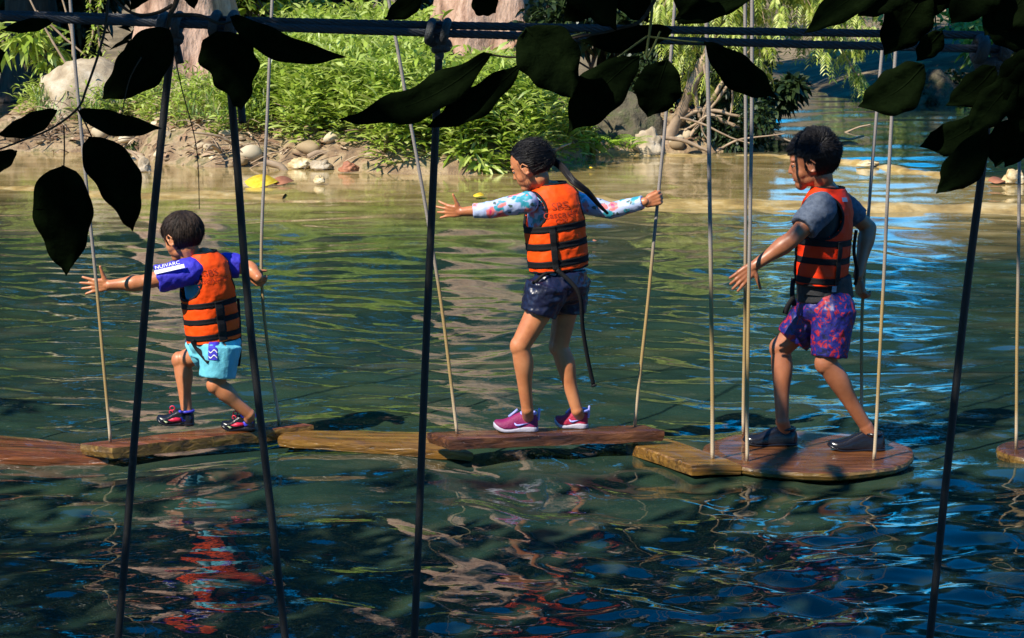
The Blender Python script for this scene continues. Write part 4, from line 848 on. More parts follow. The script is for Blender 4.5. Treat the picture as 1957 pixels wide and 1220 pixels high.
def hand_prims(bm, wrist, d, n, side, L, curl=(.3, .35, .4, .45), spread=.12, thumb=(.55, .85, .1), tcurl=.3):
    d = d.normalized(); n = (n - d*n.dot(d)).normalized(); s = d.cross(n)*side
    cap(bm, wrist - d*L*.08, .125*L, wrist + d*L*.1, .13*L, 10)
    for i in range(4):
        off = (1.5-i)*.118*L; k = wrist + d*L*(.52-.022*abs(i-1.2)) + s*off
        cap(bm, wrist + d*L*.06 + s*off*.55, .095*L, k, .075*L, 10); cap(bm, wrist + d*L*.25 + s*off*.8, .09*L, k, .072*L, 10)
        ln = (.40, .45, .42, .33)[i]*L; p = k; a = 0; sp = (1.5-i)*spread
        for j, fr in enumerate((.45, .31, .24)):
            a += curl[i]*(.8 if j == 0 else 1.0); dd = ((d + s*sp).normalized()*math.cos(a) + n*math.sin(a)); q = p + dd*ln*fr
            cap(bm, p, L*(.062-.006*j), q, L*(.056-.006*j), 9); p = q
    b = wrist + d*L*.14 + s*L*.17; td = (d*thumb[0] + s*thumb[1] + n*thumb[2]).normalized(); cap(bm, wrist + d*L*.1 + s*.06*L, .10*L, b + td*.12*L, .08*L, 10)
    p = b + td*.06*L; q = p + td*.24*L; cap(bm, p, .078*L, q, .064*L, 9); td2 = (td*math.cos(tcurl) + (d*.6+n*.8).normalized()*math.sin(tcurl)).normalized(); cap(bm, q, .062*L, q+td2*.19*L, .05*L, 9)
def limb(bm, a, b, ra, rb, bulge=0, back=None, at=.28):
    a, b = Vector(a), Vector(b); pts = []
    for i in range(19):
        t = i/18; r = ra + (rb-ra)*t + bulge*math.exp(-((t-at)/.20)**2); p = a + (b-a)*t
        if back is not None: p = p + back*bulge*.8*math.exp(-((t-at)/.22)**2)
        pts.append((p, r))
    chain(bm, pts, 32)
class Torso:
    """a vest-shaped surface round the spine from the hem B to the neck base T"""
    def __init__(s, B, T, fwd, a=.145, b=.11, bend=0.0):
        s.B, s.T = Vector(B), Vector(T); s.u = (s.T-s.B).normalized(); s.h = (s.T-s.B).length
        s.f = (Vector(fwd) - s.u*Vector(fwd).dot(s.u)).normalized(); s.l = s.u.cross(s.f).normalized(); s.a, s.b, s.bend = a, b, bend
        s.tt = [0, .1, .35, .55, .72, .84, .92, .97, 1.0]; s.ka = [.98, 1.0, 1.0, 1.0, .98, .88, .68, .50, .42]; s.kb = [.96, 1, 1.02, 1.05, 1.0, .86, .70, .60, .54]
        s.bands = []; s.puff = 0.0
    def at(s, phi, t, off=0.0):
        ka = float(np.interp(t, s.tt, s.ka)); kb = float(np.interp(t, s.tt, s.kb)); tz = t if t < .84 else .84 + (t-.84)*.80
        c = s.B + s.u*(s.h*tz) + s.f*s.bend*math.sin(math.pi*min(t, 1))
        p = s.puff*min(1, min([abs(t-x) for x in s.bands] + [1])/.05) if s.bands else 0
        e = .80; cp, sp = math.cos(phi), math.sin(phi); x = math.copysign(abs(cp)**e, cp); y = math.copysign(abs(sp)**e, sp)
        n = (s.f*cp + s.l*sp); return c + s.f*x*s.b*kb + s.l*y*s.a*ka + n*(off+p*(1-.6*abs(sp)))
def surf(name, T, t0, t1, off, mt, parent, hole=None, nphi=140, nt_=90, thick=.012, phi0=0, phi1=2*math.pi, lum=0.0, seed=1):
    closed = abs(phi1-phi0-2*math.pi) < 1e-6; n = nphi if closed else nphi+1
    def warp(phi, t):
        if not hole: return phi, t, False
        tc, rt, rp = hole
        for c in (math.pi/2, 3*math.pi/2):
            dx, dt = (phi-c)/rp, (t-tc)/rt; e = math.hypot(dx, dt)
            if e < 1:
                if e > .925: return c+dx/e*rp, tc+dt/e*rt, False
                return phi, t, True
        return phi, t, False
    V, dead = [], []
    for j in range(nt_+1):
        for i in range(n):
            ph, t, k = warp(phi0+(phi1-phi0)*i/nphi, t0+(t1-t0)*j/nt_); p = T.at(ph, t, off)
            if lum: p = p + (p-T.at(ph, t, off-.05)).normalized()*lum*noise.fractal(p*23+Vector((seed, 0, 0)), 1, 2, 3)
            V.append(p); dead.append(k)
    Fc = []
    for j in range(nt_):
        for i in range(n if closed else n-1):
            q = (j*n+i, j*n+(i+1) % n, (j+1)*n+(i+1) % n, (j+1)*n+i)
            if not any(dead[x] for x in q): Fc.append(q)
    used = sorted({x for q in Fc for x in q}); mp = {x: i for i, x in enumerate(used)}
    o = pyobj(name, [V[x] for x in used], [tuple(mp[x] for x in q) for q in Fc], M[mt], parent)
    if thick: m = o.modifiers.new('t', 'SOLIDIFY'); m.thickness = thick; m.offset = -1; bake(o)
    return o
def life_vest(T, parent, mt, bands, vert, hole, text=None, width=.034, tilt=0.0):
    T.bands = [b for b in bands]; T.puff = .006
    v = surf('life_vest', T, .0, 1.0, .017, mt, parent, hole, lum=.0034)
    hw = width/2/T.h
    for b in bands: surf('strap', T, b-hw, b+hw, .0205, 'strap', v, None, 140, 4, .0025)
    for ph in vert:
        w = .0125/T.a; surf('strap', T, .02, bands[-1]+hw*.8, .0245, 'strap', v, None, 6, 50, .0025, ph-w, ph+w)
    tc, rt, rp = hole
    for c in (math.pi/2, 3*math.pi/2):               # black binding round the arm holes
        bm = bmesh.new(); pts = [T.at(c+math.cos(q)*rp, tc+math.sin(q)*rt, .0125) for q in np.linspace(0, 2*math.pi, 70)]; tube(bm, pts, .0068, 8); obj('binding', bm, M['strap'], v)
    bm = bmesh.new(); tube(bm, [T.at(q, 1.0, .012) for q in np.linspace(0, 2*math.pi, 60)], .006, 8); obj('binding', bm, M['strap'], v)
    bm = bmesh.new(); tube(bm, [T.at(q, 0.0, .012) for q in np.linspace(0, 2*math.pi, 60)], .006, 8); obj('binding', bm, M['strap'], v)
    if text:
        for s, t, size, ph in text: wtext(s, T, t, size, ph, v)
    return v
def wtext(s, T, t, size, ph, parent, mt='print', off=.0197):
    cu = bpy.data.curves.new('print', 'FONT'); cu.body = s; cu.size = 1; cu.align_x = 'CENTER'; cu.resolution_u = 3
    o = bpy.data.objects.new('print', cu); COL.objects.link(o); dg = bpy.context.evaluated_depsgraph_get(); me = bpy.data.meshes.new_from_object(o.evaluated_get(dg)); bpy.data.objects.remove(o); bpy.data.curves.remove(cu)
    for v in me.vertices:
        v.co = T.at(ph + v.co.x*size/T.a, t + v.co.y*size/T.h, off)
    return link_mesh('print', me, M[mt], parent, False)
def sleeve(name, a, b, ra, rb, mt, parent, amp=.004, vox=.006, seed=0):
    bm = bmesh.new(); cone(bm, a, ra, b, rb, 24); ell(bm, Vector(a), Vector((ra, 0, 0)), Vector((0, ra, 0)), Vector((0, 0, ra)), 3)
    o = remesh(obj(name, bm, M[mt], parent), vox, 3); return wrinkle(o, amp, 22, seed=seed)
def band(name, pts, width, nrm, mt, parent, thick=.003):
    """flat webbing along points"""
    p = spline(pts, 8); V = []; n = len(p)
    for i in range(n):
        d = (p[min(i+1, n-1)]-p[max(i-1, 0)]).normalized(); s = d.cross(Vector(nrm)).normalized(); V += [p[i]-s*width/2, p[i]+s*width/2]
    o = pyobj(name, V, [(2*i, 2*i+1, 2*i+3, 2*i+2) for i in range(n-1)], M[mt], parent); m = o.modifiers.new('t', 'SOLIDIFY'); m.thickness = thick; m.offset = 0; return bake(o)
def shoe(heel, toe, H, parent, upper, sole, sole_t, name='shoe', collar=.06, ankle=None, wide=.38, toeup=.006, body=None):
    """upper lofted over the foot outline, with a separate sole"""
    heel, toe = Vector(heel), Vector(toe); d = toe-heel; L = d.length; d.normalize(); s = d.cross(Vector((0, 0, 1))).normalized(); u = s.cross(d).normalized()
    us = [0, .04, .10, .20, .30, .40, .52, .64, .76, .86, .94, .985, 1.0]; wv = [.30, .66, .84, .86, .80, .78, .84, .95, 1.0, .92, .70, .42, .15]
    hv = [.55, .92, 1.0, .98, 1.0, 1.06, .92, .72, .56, .47, .38, .28, .14]
    def ring(t, h0, hfun, k=1.0, n=22):
        w = float(np.interp(t, us, wv))*L*wide*.5*k; c = heel + d*(L*t) + u*(toeup*max(0, (t-.7)/.3)**2*3); out = []
        for i in range(n):
            a = 2*math.pi*i/n; y = math.cos(a); z = math.sin(a); out.append(c + s*math.copysign(abs(y)**.75, y)*w + u*(h0 + hfun(t)*max(0, z)**.85 if z > 0 else h0))
        return out
    bm = bmesh.new(); rings_to(bm, [ring(t, sole_t*.8, lambda q: float(np.interp(q, us, hv))*H) for t in np.linspace(0, 1, 40)])
    o = remesh(obj(name, bm, M[upper], parent), .0045, 5)
    V = []; bm = bmesh.new(); R_ = []
    prof = [(-.0, .90), (.0, 1.0), (.55, 1.07), (1.0, 1.03), (1.15, .9)]
    N = 60; tl = [0.5-.5*math.cos(math.pi*i/(N//2)) for i in range(N//2+1)]
    outl = [(t, 1) for t in tl] + [(t, -1) for t in tl[::-1][1:-1]]
    for z, k in prof:
        r_ = []
        for t, sg in outl:
            w = float(np.interp(t, us, wv))*L*wide*.5*k; tt = (t-.5)*(1+.04*(k-.9)*5)+.5
            r_.append(heel + d*L*tt + s*sg*w + u*(sole_t*z*(1+.35*math.sin(t*7)*(z > .3)) + toeup*max(0, (t-.7)/.3)**2*3))
        R_.append(r_)
    rings_to(bm, R_); so_ = obj('sole', bm, M[sole], o); bake_sub(so_)
    bm = bmesh.new()                                   # collar
    if ankle is not None:
        cc = Vector(ankle); torus(bm, cc, Vector((0, 0, 1)), collar*.5, .006); obj('collar', bm, M[body or upper], o)
    return o, (heel, d, s, u, L)
def bake_sub(o):
    m = o.modifiers.new('b', 'SUBSURF'); m.levels = 1; m.render_levels = 1; return bake(o)
def patch(name, fr, H, pts, mt, parent, side=1, lift=.004, wide=.38, thick=.002):
    """a flat shape (points u along the shoe, v height) lying on the side of a shoe"""
    heel, d, s, u, L = fr; us = [0, .04, .10, .20, .30, .40, .52, .64, .76, .86, .94, .985, 1.0]; wv = [.30, .66, .84, .86, .80, .78, .84, .95, 1.0, .92, .70, .42, .15]; hv = [.55, .92, 1.0, .98, 1.0, 1.06, .92, .72, .56, .47, .38, .28, .14]
    bm = bmesh.new(); vs = []
    for t, v in pts:
        w = float(np.interp(t, us, wv))*L*wide*.5; hh = float(np.interp(t, us, hv))*H; z = min(.98, v*H/hh)
        vs.append(bm.verts.new(heel + d*L*t + s*side*(w*max(.05, 1-z**2.0)**.5 + lift) + u*(v*H + .008)))
    f = bm.faces.new(vs); bmesh.ops.triangulate(bm, faces=[f]); o = obj(name, bm, M[mt], parent, False); m = o.modifiers.new('t', 'SOLIDIFY'); m.thickness = thick; m.offset = 0; return bake(o)
def hair_cap(H, C, f, l, u, keep, mt, parent, grow=1.06, flow=None, n=1500, length=.16, lift=.25, r=.0016, seed=0, spike=None, jit=.3):
    """scalp shell with strands that follow `flow`"""
    sk = ((-.06, 0, .10), (.43*grow, .365*grow, .39*grow))
    bm = bmesh.new(); bmesh.ops.create_icosphere(bm, subdivisions=5, radius=1)
    def loc(v): return (sk[0][0]+v.x*sk[1][0], v.y*sk[1][1], sk[0][2]+v.z*sk[1][2])
    W = lambda x, y, z: C + f*x*H + l*y*H + u*z*H
    rm = [v for v in bm.verts if not keep(*loc(v.co))]; bmesh.ops.delete(bm, geom=rm, context='VERTS')
    for v in bm.verts:
        x, y, z = loc(v.co); k = .93 + .012*noise.fractal(v.co*5, 1, 2, 3); v.co = W((x-sk[0][0])*k+sk[0][0], y*k, (z-sk[0][2])*k+sk[0][2])
    o = obj('hair', bm, M[mt], parent); m = o.modifiers.new('t', 'SOLIDIFY'); m.thickness = .009; m.offset = -1; bake(o)
    rr = random.Random(seed); bm = bmesh.new(); k = 0
    while k < n:
        v = Vector((rr.gauss(0, 1), rr.gauss(0, 1), rr.gauss(0, 1))).normalized(); x, y, z = loc(v)
        if not keep(x, y, z): continue
        k += 1; nrm = Vector((v.x/sk[1][0], v.y/sk[1][1], v.z/sk[1][2])).normalized(); fl = flow(x, y, z) + Vector((rr.gauss(0, jit), rr.gauss(0, jit), rr.gauss(0, jit)))*.6
        p = Vector((x, y, z))*rr.uniform(.985, 1.03); pts = [W(*p)]; lock = noise.noise((x*9, y*9, z*9+seed)); fl = fl + Vector((noise.noise((x*7, y*7, z*7)), noise.noise((x*7+9, y*7, z*7)), noise.noise((x*7, y*7+9, z*7))))*jit*1.1; fly = k % 30 == 0; ln = (1.35 if fly else 1)*length*rr.uniform(.6, 1.15)*(spike(x, y, z) if spike else 1); lf = (lift(x, y, z) if callable(lift) else lift) + max(0, lock)*.04 + rr.uniform(0, .03) + (.10 if fly else 0)
        for j in range(4):
            q = fl - nrm*fl.dot(nrm); q = q.normalized() if q.length > 1e-4 else nrm
            st = (q*(1-lf) + nrm*lf).normalized()*ln/4; p = p + st
            w_ = Vector(((p.x-sk[0][0])/sk[1][0], p.y/sk[1][1], (p.z-sk[0][2])/sk[1][2])); 
            if w_.length < 1.0: p = Vector((sk[0][0]+w_.x/w_.length*sk[1][0], w_.y/w_.length*sk[1][1], sk[0][2]+w_.z/w_.length*sk[1][2]))
            nrm = Vector((w_.x/sk[1][0], w_.y/sk[1][1], w_.z/sk[1][2])).normalized(); pts.append(W(*p))
        r_ = r*H/.22*(.45 if fly else 1); tube(bm, pts, [r_*1.2, r_*1.2, r_, r_*.8, r_*.25], 4)
    me = o.data; b2 = bmesh.new(); b2.from_mesh(me); tmp = bpy.data.meshes.new('t'); bm.to_mesh(tmp); bm.free(); b2.from_mesh(tmp); b2.to_mesh(me); b2.free(); bpy.data.meshes.remove(tmp)
    me.polygons.foreach_set('use_smooth', [True]*len(me.polygons)); return o
def face_parts(H, C, f, l, u, body, hairm, look=-.35):
    L = lambda x, y, z: C + f*x*H + l*y*H + u*z*H
    for s in (-1, 1):
        bm = bmesh.new(); ell(bm, L(.292, s*.125, -.005), f*.056*H, l*.070*H, u*.052*H, 3); e = obj('eye', bm, M['eye'], body)
        bm = bmesh.new(); ell(bm, L(.334, s*.128, -.018), f*.020*H, l*.030*H, u*.028*H, 2); obj('iris', bm, M['iris'], e)
        bm = bmesh.new(); ell(bm, L(.296, s*.125, .012), f*.062*H, l*.078*H, u*.045*H, 3); obj('eyelid', bm, body.data.materials[0], body)
        bm = bmesh.new(); P_ = [L(.352-.05*abs(t)**2-.02*t*1, s*(.125+.075*t), -.022+.010*(1-t*t)) for t in np.linspace(-1, 1, 9)]; tube(bm, P_, .0085*H, 6); obj('eyelash', bm, M[hairm], body)
        bm = bmesh.new(); P_ = [L(.352-.085*max(0, t)**2, s*(.06+.17*t), .085+.030*math.sin(t*2.6)) for t in np.linspace(0, 1, 9)]; tube(bm, P_, [.009*H*(.5+.5*math.sin(.4+2.5*t)) for t in np.linspace(0, 1, 9)], 6); obj('eyebrow', bm, M[hairm], body)
    bm = bmesh.new(); ell(bm, L(.345, 0, -.238), f*.036*H, l*.078*H, u*.018*H, 2); ell(bm, L(.336, 0, -.283), f*.036*H, l*.068*H, u*.021*H, 2); obj('lips', bm, M['lip'], body)
def axes(yaw, pitch=0, roll=0):      # yaw: 0 faces left in the photo, positive turns away from the camera
    f = Vector((-math.cos(yaw)*math.cos(pitch), math.sin(yaw)*math.cos(pitch), math.sin(pitch))); l = Vector((-math.sin(yaw), -math.cos(yaw), 0)); u = f.cross(l) 
    if u.z < 0: u = -u
    l2 = l*math.cos(roll) + u*math.sin(roll); u2 = u*math.cos(roll) - l*math.sin(roll); return f, l2, u2
def finish(bm, label, skin):
    o = remesh(obj('person', bm, M[skin]), .0030, 7, .5); return tag(o, label, 'child', 'children crossing the boards')

# ---------------------------------------------------------------- the small boy
def small_boy():
    Y0 = 8.86; J = lambda x, y, dy=0.0: P(x, y, Y0+dy); yaw = R(48); f, l, u = axes(yaw)
    bm = bmesh.new(); H = .212; hc = J(347, 452, -.01); hf, hl, hu = axes(R(31), R(-16)); head_prims(bm, H, hc, hf, hl, hu)
    T = Torso(J(409, 650), J(386, 477), f, .098, .078)
    neck = J(365, 500); chain(bm, [(hc - hu*.05 - hf*.02, .045), (neck, .044), (T.T - T.u*.05, .06)])
    for t in (.1, .3, .5, .72): ell(bm, T.B + T.u*T.h*t, T.f*T.b*.92, T.l*T.a*.92, T.u*.10)
    pel = J(413, 662); ell(bm, pel, f*.072, l*.088, Vector((0, 0, .07)))
    shL, shR = J(356, 521, -.10), J(437, 505, .10); elL, wrL = J(268, 541, -.13), J(209, 545, -.14); elR, wrR = J(476, 512, .09), J(494, 531, .02)
    limb(bm, shL, elL, .040, .031); limb(bm, elL, wrL, .032, .021, .006, at=.25); limb(bm, shR, elR, .040, .031); limb(bm, elR, wrR, .031, .021, .004)
    hand_prims(bm, wrL, Vector((-1, .0, -.03)), Vector((0, 1, .1)), -1 if Vector((-1, 0, 0)).cross(Vector((0, 1, 0))).z < 0 else 1, .128, (.06, .02, .06, -.05), .20, (.22, .98, -.1), .0)
    rp = RP['boy_R']; d = Vector((.80, -.25, -.45)).normalized(); hand_prims(bm, rp - d*.058 + Vector((-.006, -.020, 0)), d, Vector((.0, .9, .2)), 1 if d.cross(Vector((0, 1, 0))).z > 0 else -1, .118, (1.0, 1.05, 1.1, 1.1), .03, (.7, .5, .7), .7)
    hL, kL, aL = J(418, 672, -.055), J(413, 737, -.075), J(477, 792, -.03); hR, kR, aR = J(398, 668, .055), J(346, 690, .075), J(357, 786, .045)
    bk = Vector((.9, 0, .35)); limb(bm, hL, kL, .056, .038); limb(bm, kL, aL, .036, .024, .008, Vector((.3, 0, .6))); limb(bm, hR, kR, .056, .038); limb(bm, kR, aR, .036, .024, .007, Vector((1, .1, 0)))
    for k in (kL, kR): ell(bm, k + Vector((-.006, -.004, .004)), Vector((.036, 0, 0)), Vector((0, .037, 0)), Vector((0, 0, .040)))
    heL, toL = G(488, 822, z1), G(426, 819, z1); toL.y = heL.y - .01; toL.z = heL.z = z1+.001; heR, toR = J(371, 813, .045), J(300, 811, .035)
    for a, he, to in ((aL, heL, toL), (aR, heR, toR)): cap(bm, a, .026, he + (to-he)*.20 + Vector((0, 0, .04)), .023); cap(bm, he + (to-he)*.2 + Vector((0, 0, .034)), .020, he + (to-he)*.65 + Vector((0, 0, .024)), .012)
    body = finish(bm, 'small boy in an orange vest and aqua shorts stepping along the red wooden board', 'skin')
    face_parts(H, hc, hf, hl, hu, body, 'hair')
    keep = lambda x, y, z: z > (.30 if x > .20 else .20 if x > .10 else (-.06 if x > .055 else .075 if x > -.085 else -.20 - .10*min(1, (-.06-x)/.25)))-.02*abs(y)*6*(x > .2)
    def flow(x, y, z):
        c = Vector((-.25, .03, .42)); d = Vector((x, y, z))-c; d.z -= .12; d.x += .08 if x > -.1 else 0; return d.normalized() if d.length else Vector((1, 0, 0))
    hair_cap(H, hc, hf, hl, hu, keep, 'hair', body, 1.03, flow, 9000, .17, .0, .0013, 3, jit=.09)
    hole = (.70, .215, .92)
    surf('shirt', T, .02, .985, -.002, 'sky_shirt', body, None, 60, 40, 0)
    sl = sleeve('sleeve', shL + (shR-shL)*.10, shL + (elL-shL)*.64 , .060, .060, 'blue_shirt', body, .007); sr = sleeve('sleeve', shR - (shR-shL)*.08, shR + (elR-shR)*.55, .056, .052, 'blue_shirt', body, .005, seed=4)
    ax = (elL-shL).normalized(); upv = (Vector((0, -.35, 1)) - ax*Vector((0, -.35, 1)).dot(ax)).normalized(); sd = ax.cross(upv)
    def on_sleeve(t, q, lift=.0665): return shL + (elL-shL)*t + (upv*math.cos(q) + sd*math.sin(q))*lift
    sg = 1 if sd.y < 0 else -1
    V = [on_sleeve(t, sg*q) for t in np.linspace(.0, .64, 14) for q in (.50, .64, .78)]; pyobj('stripe', V, [(3*i+k, 3*i+k+1, 3*i+k+4, 3*i+k+3) for i in range(13) for k in (0, 1)], M['white'], sl)
    cu = bpy.data.curves.new('t', 'FONT'); cu.body = 'NUIVARC'; cu.size = 1; o = bpy.data.objects.new('t', cu); COL.objects.link(o); me = bpy.data.meshes.new_from_object(o.evaluated_get(bpy.context.evaluated_depsgraph_get())); bpy.data.objects.remove(o)
    mxx = max(v.co.x for v in me.vertices)
    for v in me.vertices: v.co = on_sleeve(.62 - .54*(v.co.x/mxx), sg*(.44 - v.co.y*.46), .0675)
    link_mesh('lettering', me, M['white'], sl, False)
    life_vest(T, body, 'vest', (.07, .245, .42), (math.pi - .12,), hole, [('GBS', .74, .035, math.pi-.3), ('CASCADAS', .66, .026, math.pi-.3)], .023)
    band('strap', [T.at(math.pi/2+.2, .06, .03), J(378, 668, -.10), J(399, 692, -.14)], .022, (0, -1, .3), 'strap', body)
    band('strap', [T.at(-math.pi/2-.2, .40, .035), J(458, 620, .03), J(459, 670, .02), J(456, 700, .02)], .012, (.4, -1, 0), 'strap', body)
    # shorts
    bm = bmesh.new(); ell(bm, J(411, 655), f*.098, l*.122, Vector((0, 0, .07))); cone(bm, J(408, 641), .086, J(412, 676), .108)
    cone(bm, hL + Vector((.010, 0, .03)), .092, J(416, 722, -.07) , .076); cone(bm, hR + Vector((.02, 0, .02)), .088, J(368, 676, .065), .070)
    sh = remesh(obj('shorts', bm, M['aqua'], body), .006, 5); wrinkle(sh, .004, 17, (1, 1, .6)); wrinkle(sh, .003, 40, (1, 1, .5))
    pn = [(396, 657), (412, 654), (416, 690), (396, 692)]; dz = -.170
    bm = bmesh.new(); g = [[J(396+18*i/5, 658+32*j/6, -.168+.0*i) for i in range(6)] for j in range(7)]
    V = [p for r_ in g for p in r_]; o = pyobj('side_panel', V, [(j*6+i, j*6+i+1, j*6+i+7, j*6+i+6) for j in range(6) for i in range(5)], M['blue_shirt'], sh)
    sw_ = o.modifiers.new('w', 'SHRINKWRAP'); sw_.target = sh; sw_.offset = .003; sw_.wrap_method = 'PROJECT'; sw_.use_project_y = True; sw_.use_positive_direction = True; sw_.use_negative_direction = True; bake(o)
    for k in (0, 1):
        V = [J(397+17*i/8, 672+10*k+3*math.sin(i*.9)+q*2.4, -.168) for i in range(9) for q in (0, 1)]; w2 = pyobj('wave_stripe', V, [(2*i, 2*i+1, 2*i+3, 2*i+2) for i in range(8)], M['white'], o)
        s2 = w2.modifiers.new('w', 'SHRINKWRAP'); s2.target = sh; s2.offset = .005; s2.wrap_method = 'PROJECT'; s2.use_project_y = True; s2.use_positive_direction = True; s2.use_negative_direction = True; bake(w2)
    for he, to, a in ((heL, toL, aL), (heR, toR, aR)):
        so_, fr = shoe(he, to, .060, body, 'shoe_black', 'shoe_black', .012, collar=.062, ankle=he + (to-he)*.20 + Vector((0, 0, .064)), wide=.46, body='shoe_blue')
        for sd in (-1, 1):
            if fr[2].y*sd > 0: continue
            patch('panel', fr, .050, [(.32, .30), (.60, .28), (.72, .40), (.55, .62), (.34, .58)], 'shoe_red', so_, sd, wide=.46); patch('panel', fr, .050, [(.0+.05, .55), (.30, .25), (.36, .62), (.22, .86), (.06, .86)], 'shoe_blue', so_, sd, wide=.46)
            patch('panel', fr, .050, [(.68, .20), (.78, .42), (.92, .36), (.90, .26), (.80, .30), (.74, .14)], 'shoe_lime', so_, sd, wide=.46)
        bm = bmesh.new(); c = he + (to-he)*.50 + Vector((0, 0, .066)); torus(bm, c + Vector((-.012, 0, .008)), Vector((0, 1, .2)), .010, .0028); torus(bm, c + Vector((-.016, -.01, -.008)), Vector((.2, 1, .2)), .008, .0028); obj('lace', bm, M['shoe_red'], so_)
small_boy()
# ---------------------------------------------------------------- the girl
def girl():
    Y0 = 8.66; J = lambda x, y, dy=0.0: P(x, y, Y0+dy); f, l, u = axes(R(58))
    bm = bmesh.new(); H = .205; hc = J(1013, 317, -.02); hf, hl, hu = axes(R(20), R(-22), R(0)); head_prims(bm, H, hc, hf, hl, hu)
    T = Torso(J(1068, 512, 0), J(1051, 346, .0), f, .110, .084)
    chain(bm, [(hc - hu*.06 - hf*.02, .042), (J(1033, 358), .040), (T.T - T.u*.05, .055)])
    for t in (.1, .3, .5, .72): ell(bm, T.B + T.u*T.h*t, T.f*T.b*.92, T.l*T.a*.92, T.u*.10)
    pel = J(1072, 548); ell(bm, pel, f*.076, l*.09, Vector((0, 0, .07)))
    shL, shR = J(1008, 387, -.11), J(1098, 385, .11); elL, wrL = J(938, 401, -.13), J(883, 405, -.13); elR, wrR = J(1166, 403, .08), J(1232, 386, .03)
    limb(bm, shL, elL, .034, .027); limb(bm, elL, wrL, .027, .019, .005, at=.25); limb(bm, shR, elR, .034, .027); limb(bm, elR, wrR, .027, .019, .005, at=.25)
    sgn = lambda d, n: 1 if d.cross(n).z > 0 else -1
    d = Vector((-1, .25, .05)); n = Vector((.2, 1, .2)); hand_prims(bm, wrL, d, n, sgn(d, n), .117, (.10, .06, .10, .0), .22, (.35, .95, -.1), .0)
    rp = RP['girl_R']; d = Vector((.9, .1, .32)).normalized(); n = Vector((0, 1, 0)); hand_prims(bm, rp - d*.062 + Vector((0, -.021, 0)), d, n, sgn(d, n), .125, (1.05, 1.1, 1.1, 1.1), .02, (.95, .15, .6), .9)
    hL, kL, aL = J(1046, 566, -.060), J(994, 662, -.085), J(1008, 783, -.045); hR, kR, aR = J(1085, 566, .060), J(1068, 662, .05), J(1103, 785, .045)
    limb(bm, hL, kL, .062, .041); limb(bm, kL, aL, .038, .025, .008, Vector((1, .1, 0))); limb(bm, hR, kR, .060, .040); limb(bm, kR, aR, .037, .025, .008, Vector((1, .1, .3)))
    for k in (kL, kR): ell(bm, k + Vector((-.006, 0, 0)), Vector((.038, 0, 0)), Vector((0, .039, 0)), Vector((0, 0, .046)))
    heL, toL = G(1028, 824, z3), G(944, 822, z3); toL.y = heL.y - .008; heL.z = toL.z = z3+.001; heR, toR = G(1124, 823, z3), G(1061, 821, z3); heR.y += .045; toR.y = heR.y + .02; heR.z = toR.z = z3+.001
    for a, he, to in ((aL, heL, toL), (aR, heR, toR)): cap(bm, a, .027, he + (to-he)*.22 + Vector((0, 0, .045)), .024); cap(bm, he + (to-he)*.22 + Vector((0, 0, .036)), .020, he + (to-he)*.65 + Vector((0, 0, .026)), .012)
    body = finish(bm, 'girl with a long ponytail in an orange vest and dark shorts holding a rope', 'skin')
    face_parts(H, hc, hf, hl, hu, body, 'hair_black')
    keep = lambda x, y, z: z > (.33 if x > .22 else .14 + (x-.08)*1.3 if x > .08 else -.02 if x > .05 else .06 if x > -.085 else -.22)
    tie = Vector((-.50, 0, .12)); flow = lambda x, y, z: tie + Vector((0, 0, -.06)) - Vector((x, y, z))
    hr = hair_cap(H, hc, hf, hl, hu, keep, 'hair_black', body, 1.03, flow, 6500, .34, .0, .0013, 5, jit=.05)
    W = lambda x, y, z: hc + hf*x*H + hl*y*H + hu*z*H
    tp = J(1057, 308, -.01); bm = bmesh.new(); torus(bm, tp, Vector((1, .2, .1)), .013, .006); obj('hair_tie', bm, M['strap'], hr)
    path = spline([J(1046, 310, 0), tp, J(1076, 322, -.05), J(1095, 346, -.11), J(1122, 366, -.12), J(1143, 390, -.06), J(1161, 408, .0)], 8); bm = bmesh.new(); rr = random.Random(2); n = len(path)
    tube(bm, path, [.006 + .006*math.sin(math.pi*min(1, i/(n-1)*.95+.05))**.7*(1-.75*i/(n-1)) for i in range(n)], 10)
    for k in range(420):
        a = rr.uniform(0, 6.28); q = rr.uniform(.55, 1.1); e = rr.uniform(.7, 1.0); m_ = int((n-1)*e); pp = []
        for i in range(0, m_+1, 4):
            t = i/(n-1); w = (.007 + .009*math.sin(math.pi*min(1, t))**.8*(1-.5*t))*q*(1-.35*t); pp.append(path[i] + Vector((math.cos(a+t)*w*.6, math.sin(a+t)*w, math.cos(a+t)*w)))
        if len(pp) > 2: tube(bm, pp, [.0014]*(len(pp)-1)+[.0004], 4)
    obj('ponytail', bm, M['hair_black'], hr)
    bm = bmesh.new()
    for k in range(4): x0 = rr.uniform(-.05, .05); tube(bm, spline([W(.10+x0, .34, .12), W(.06+x0, .385, -.10), W(.10+x0*1.5, .36, -.30-rr.uniform(0, .15)), W(.10+x0*2, .33, -.42-rr.uniform(0, .1))], 4), .0007, 4)
    obj('loose_strand', bm, M['hair_black'], hr)
    hole = (.70, .215, .92)
    surf('shirt', T, -.06, .985, .0, 'floral', body, None, 60, 40, 0)
    for a, e, w_, sd in ((shL, elL, wrL, 1), (shR, elR, wrR, 2)):
        bm = bmesh.new(); ell(bm, a, Vector((.047, 0, 0)), Vector((0, .047, 0)), Vector((0, 0, .047))); cone(bm, a, .046, e, .036); ell(bm, e, Vector((.036, 0, 0)), Vector((0, .036, 0)), Vector((0, 0, .036))); q = e + (w_-e)*(.62 if sd == 1 else .95); cone(bm, e, .036, q, .030)
        o = remesh(obj('sleeve', bm, M['floral'], body), .005, 3); wrinkle(o, .003, 30, seed=sd)
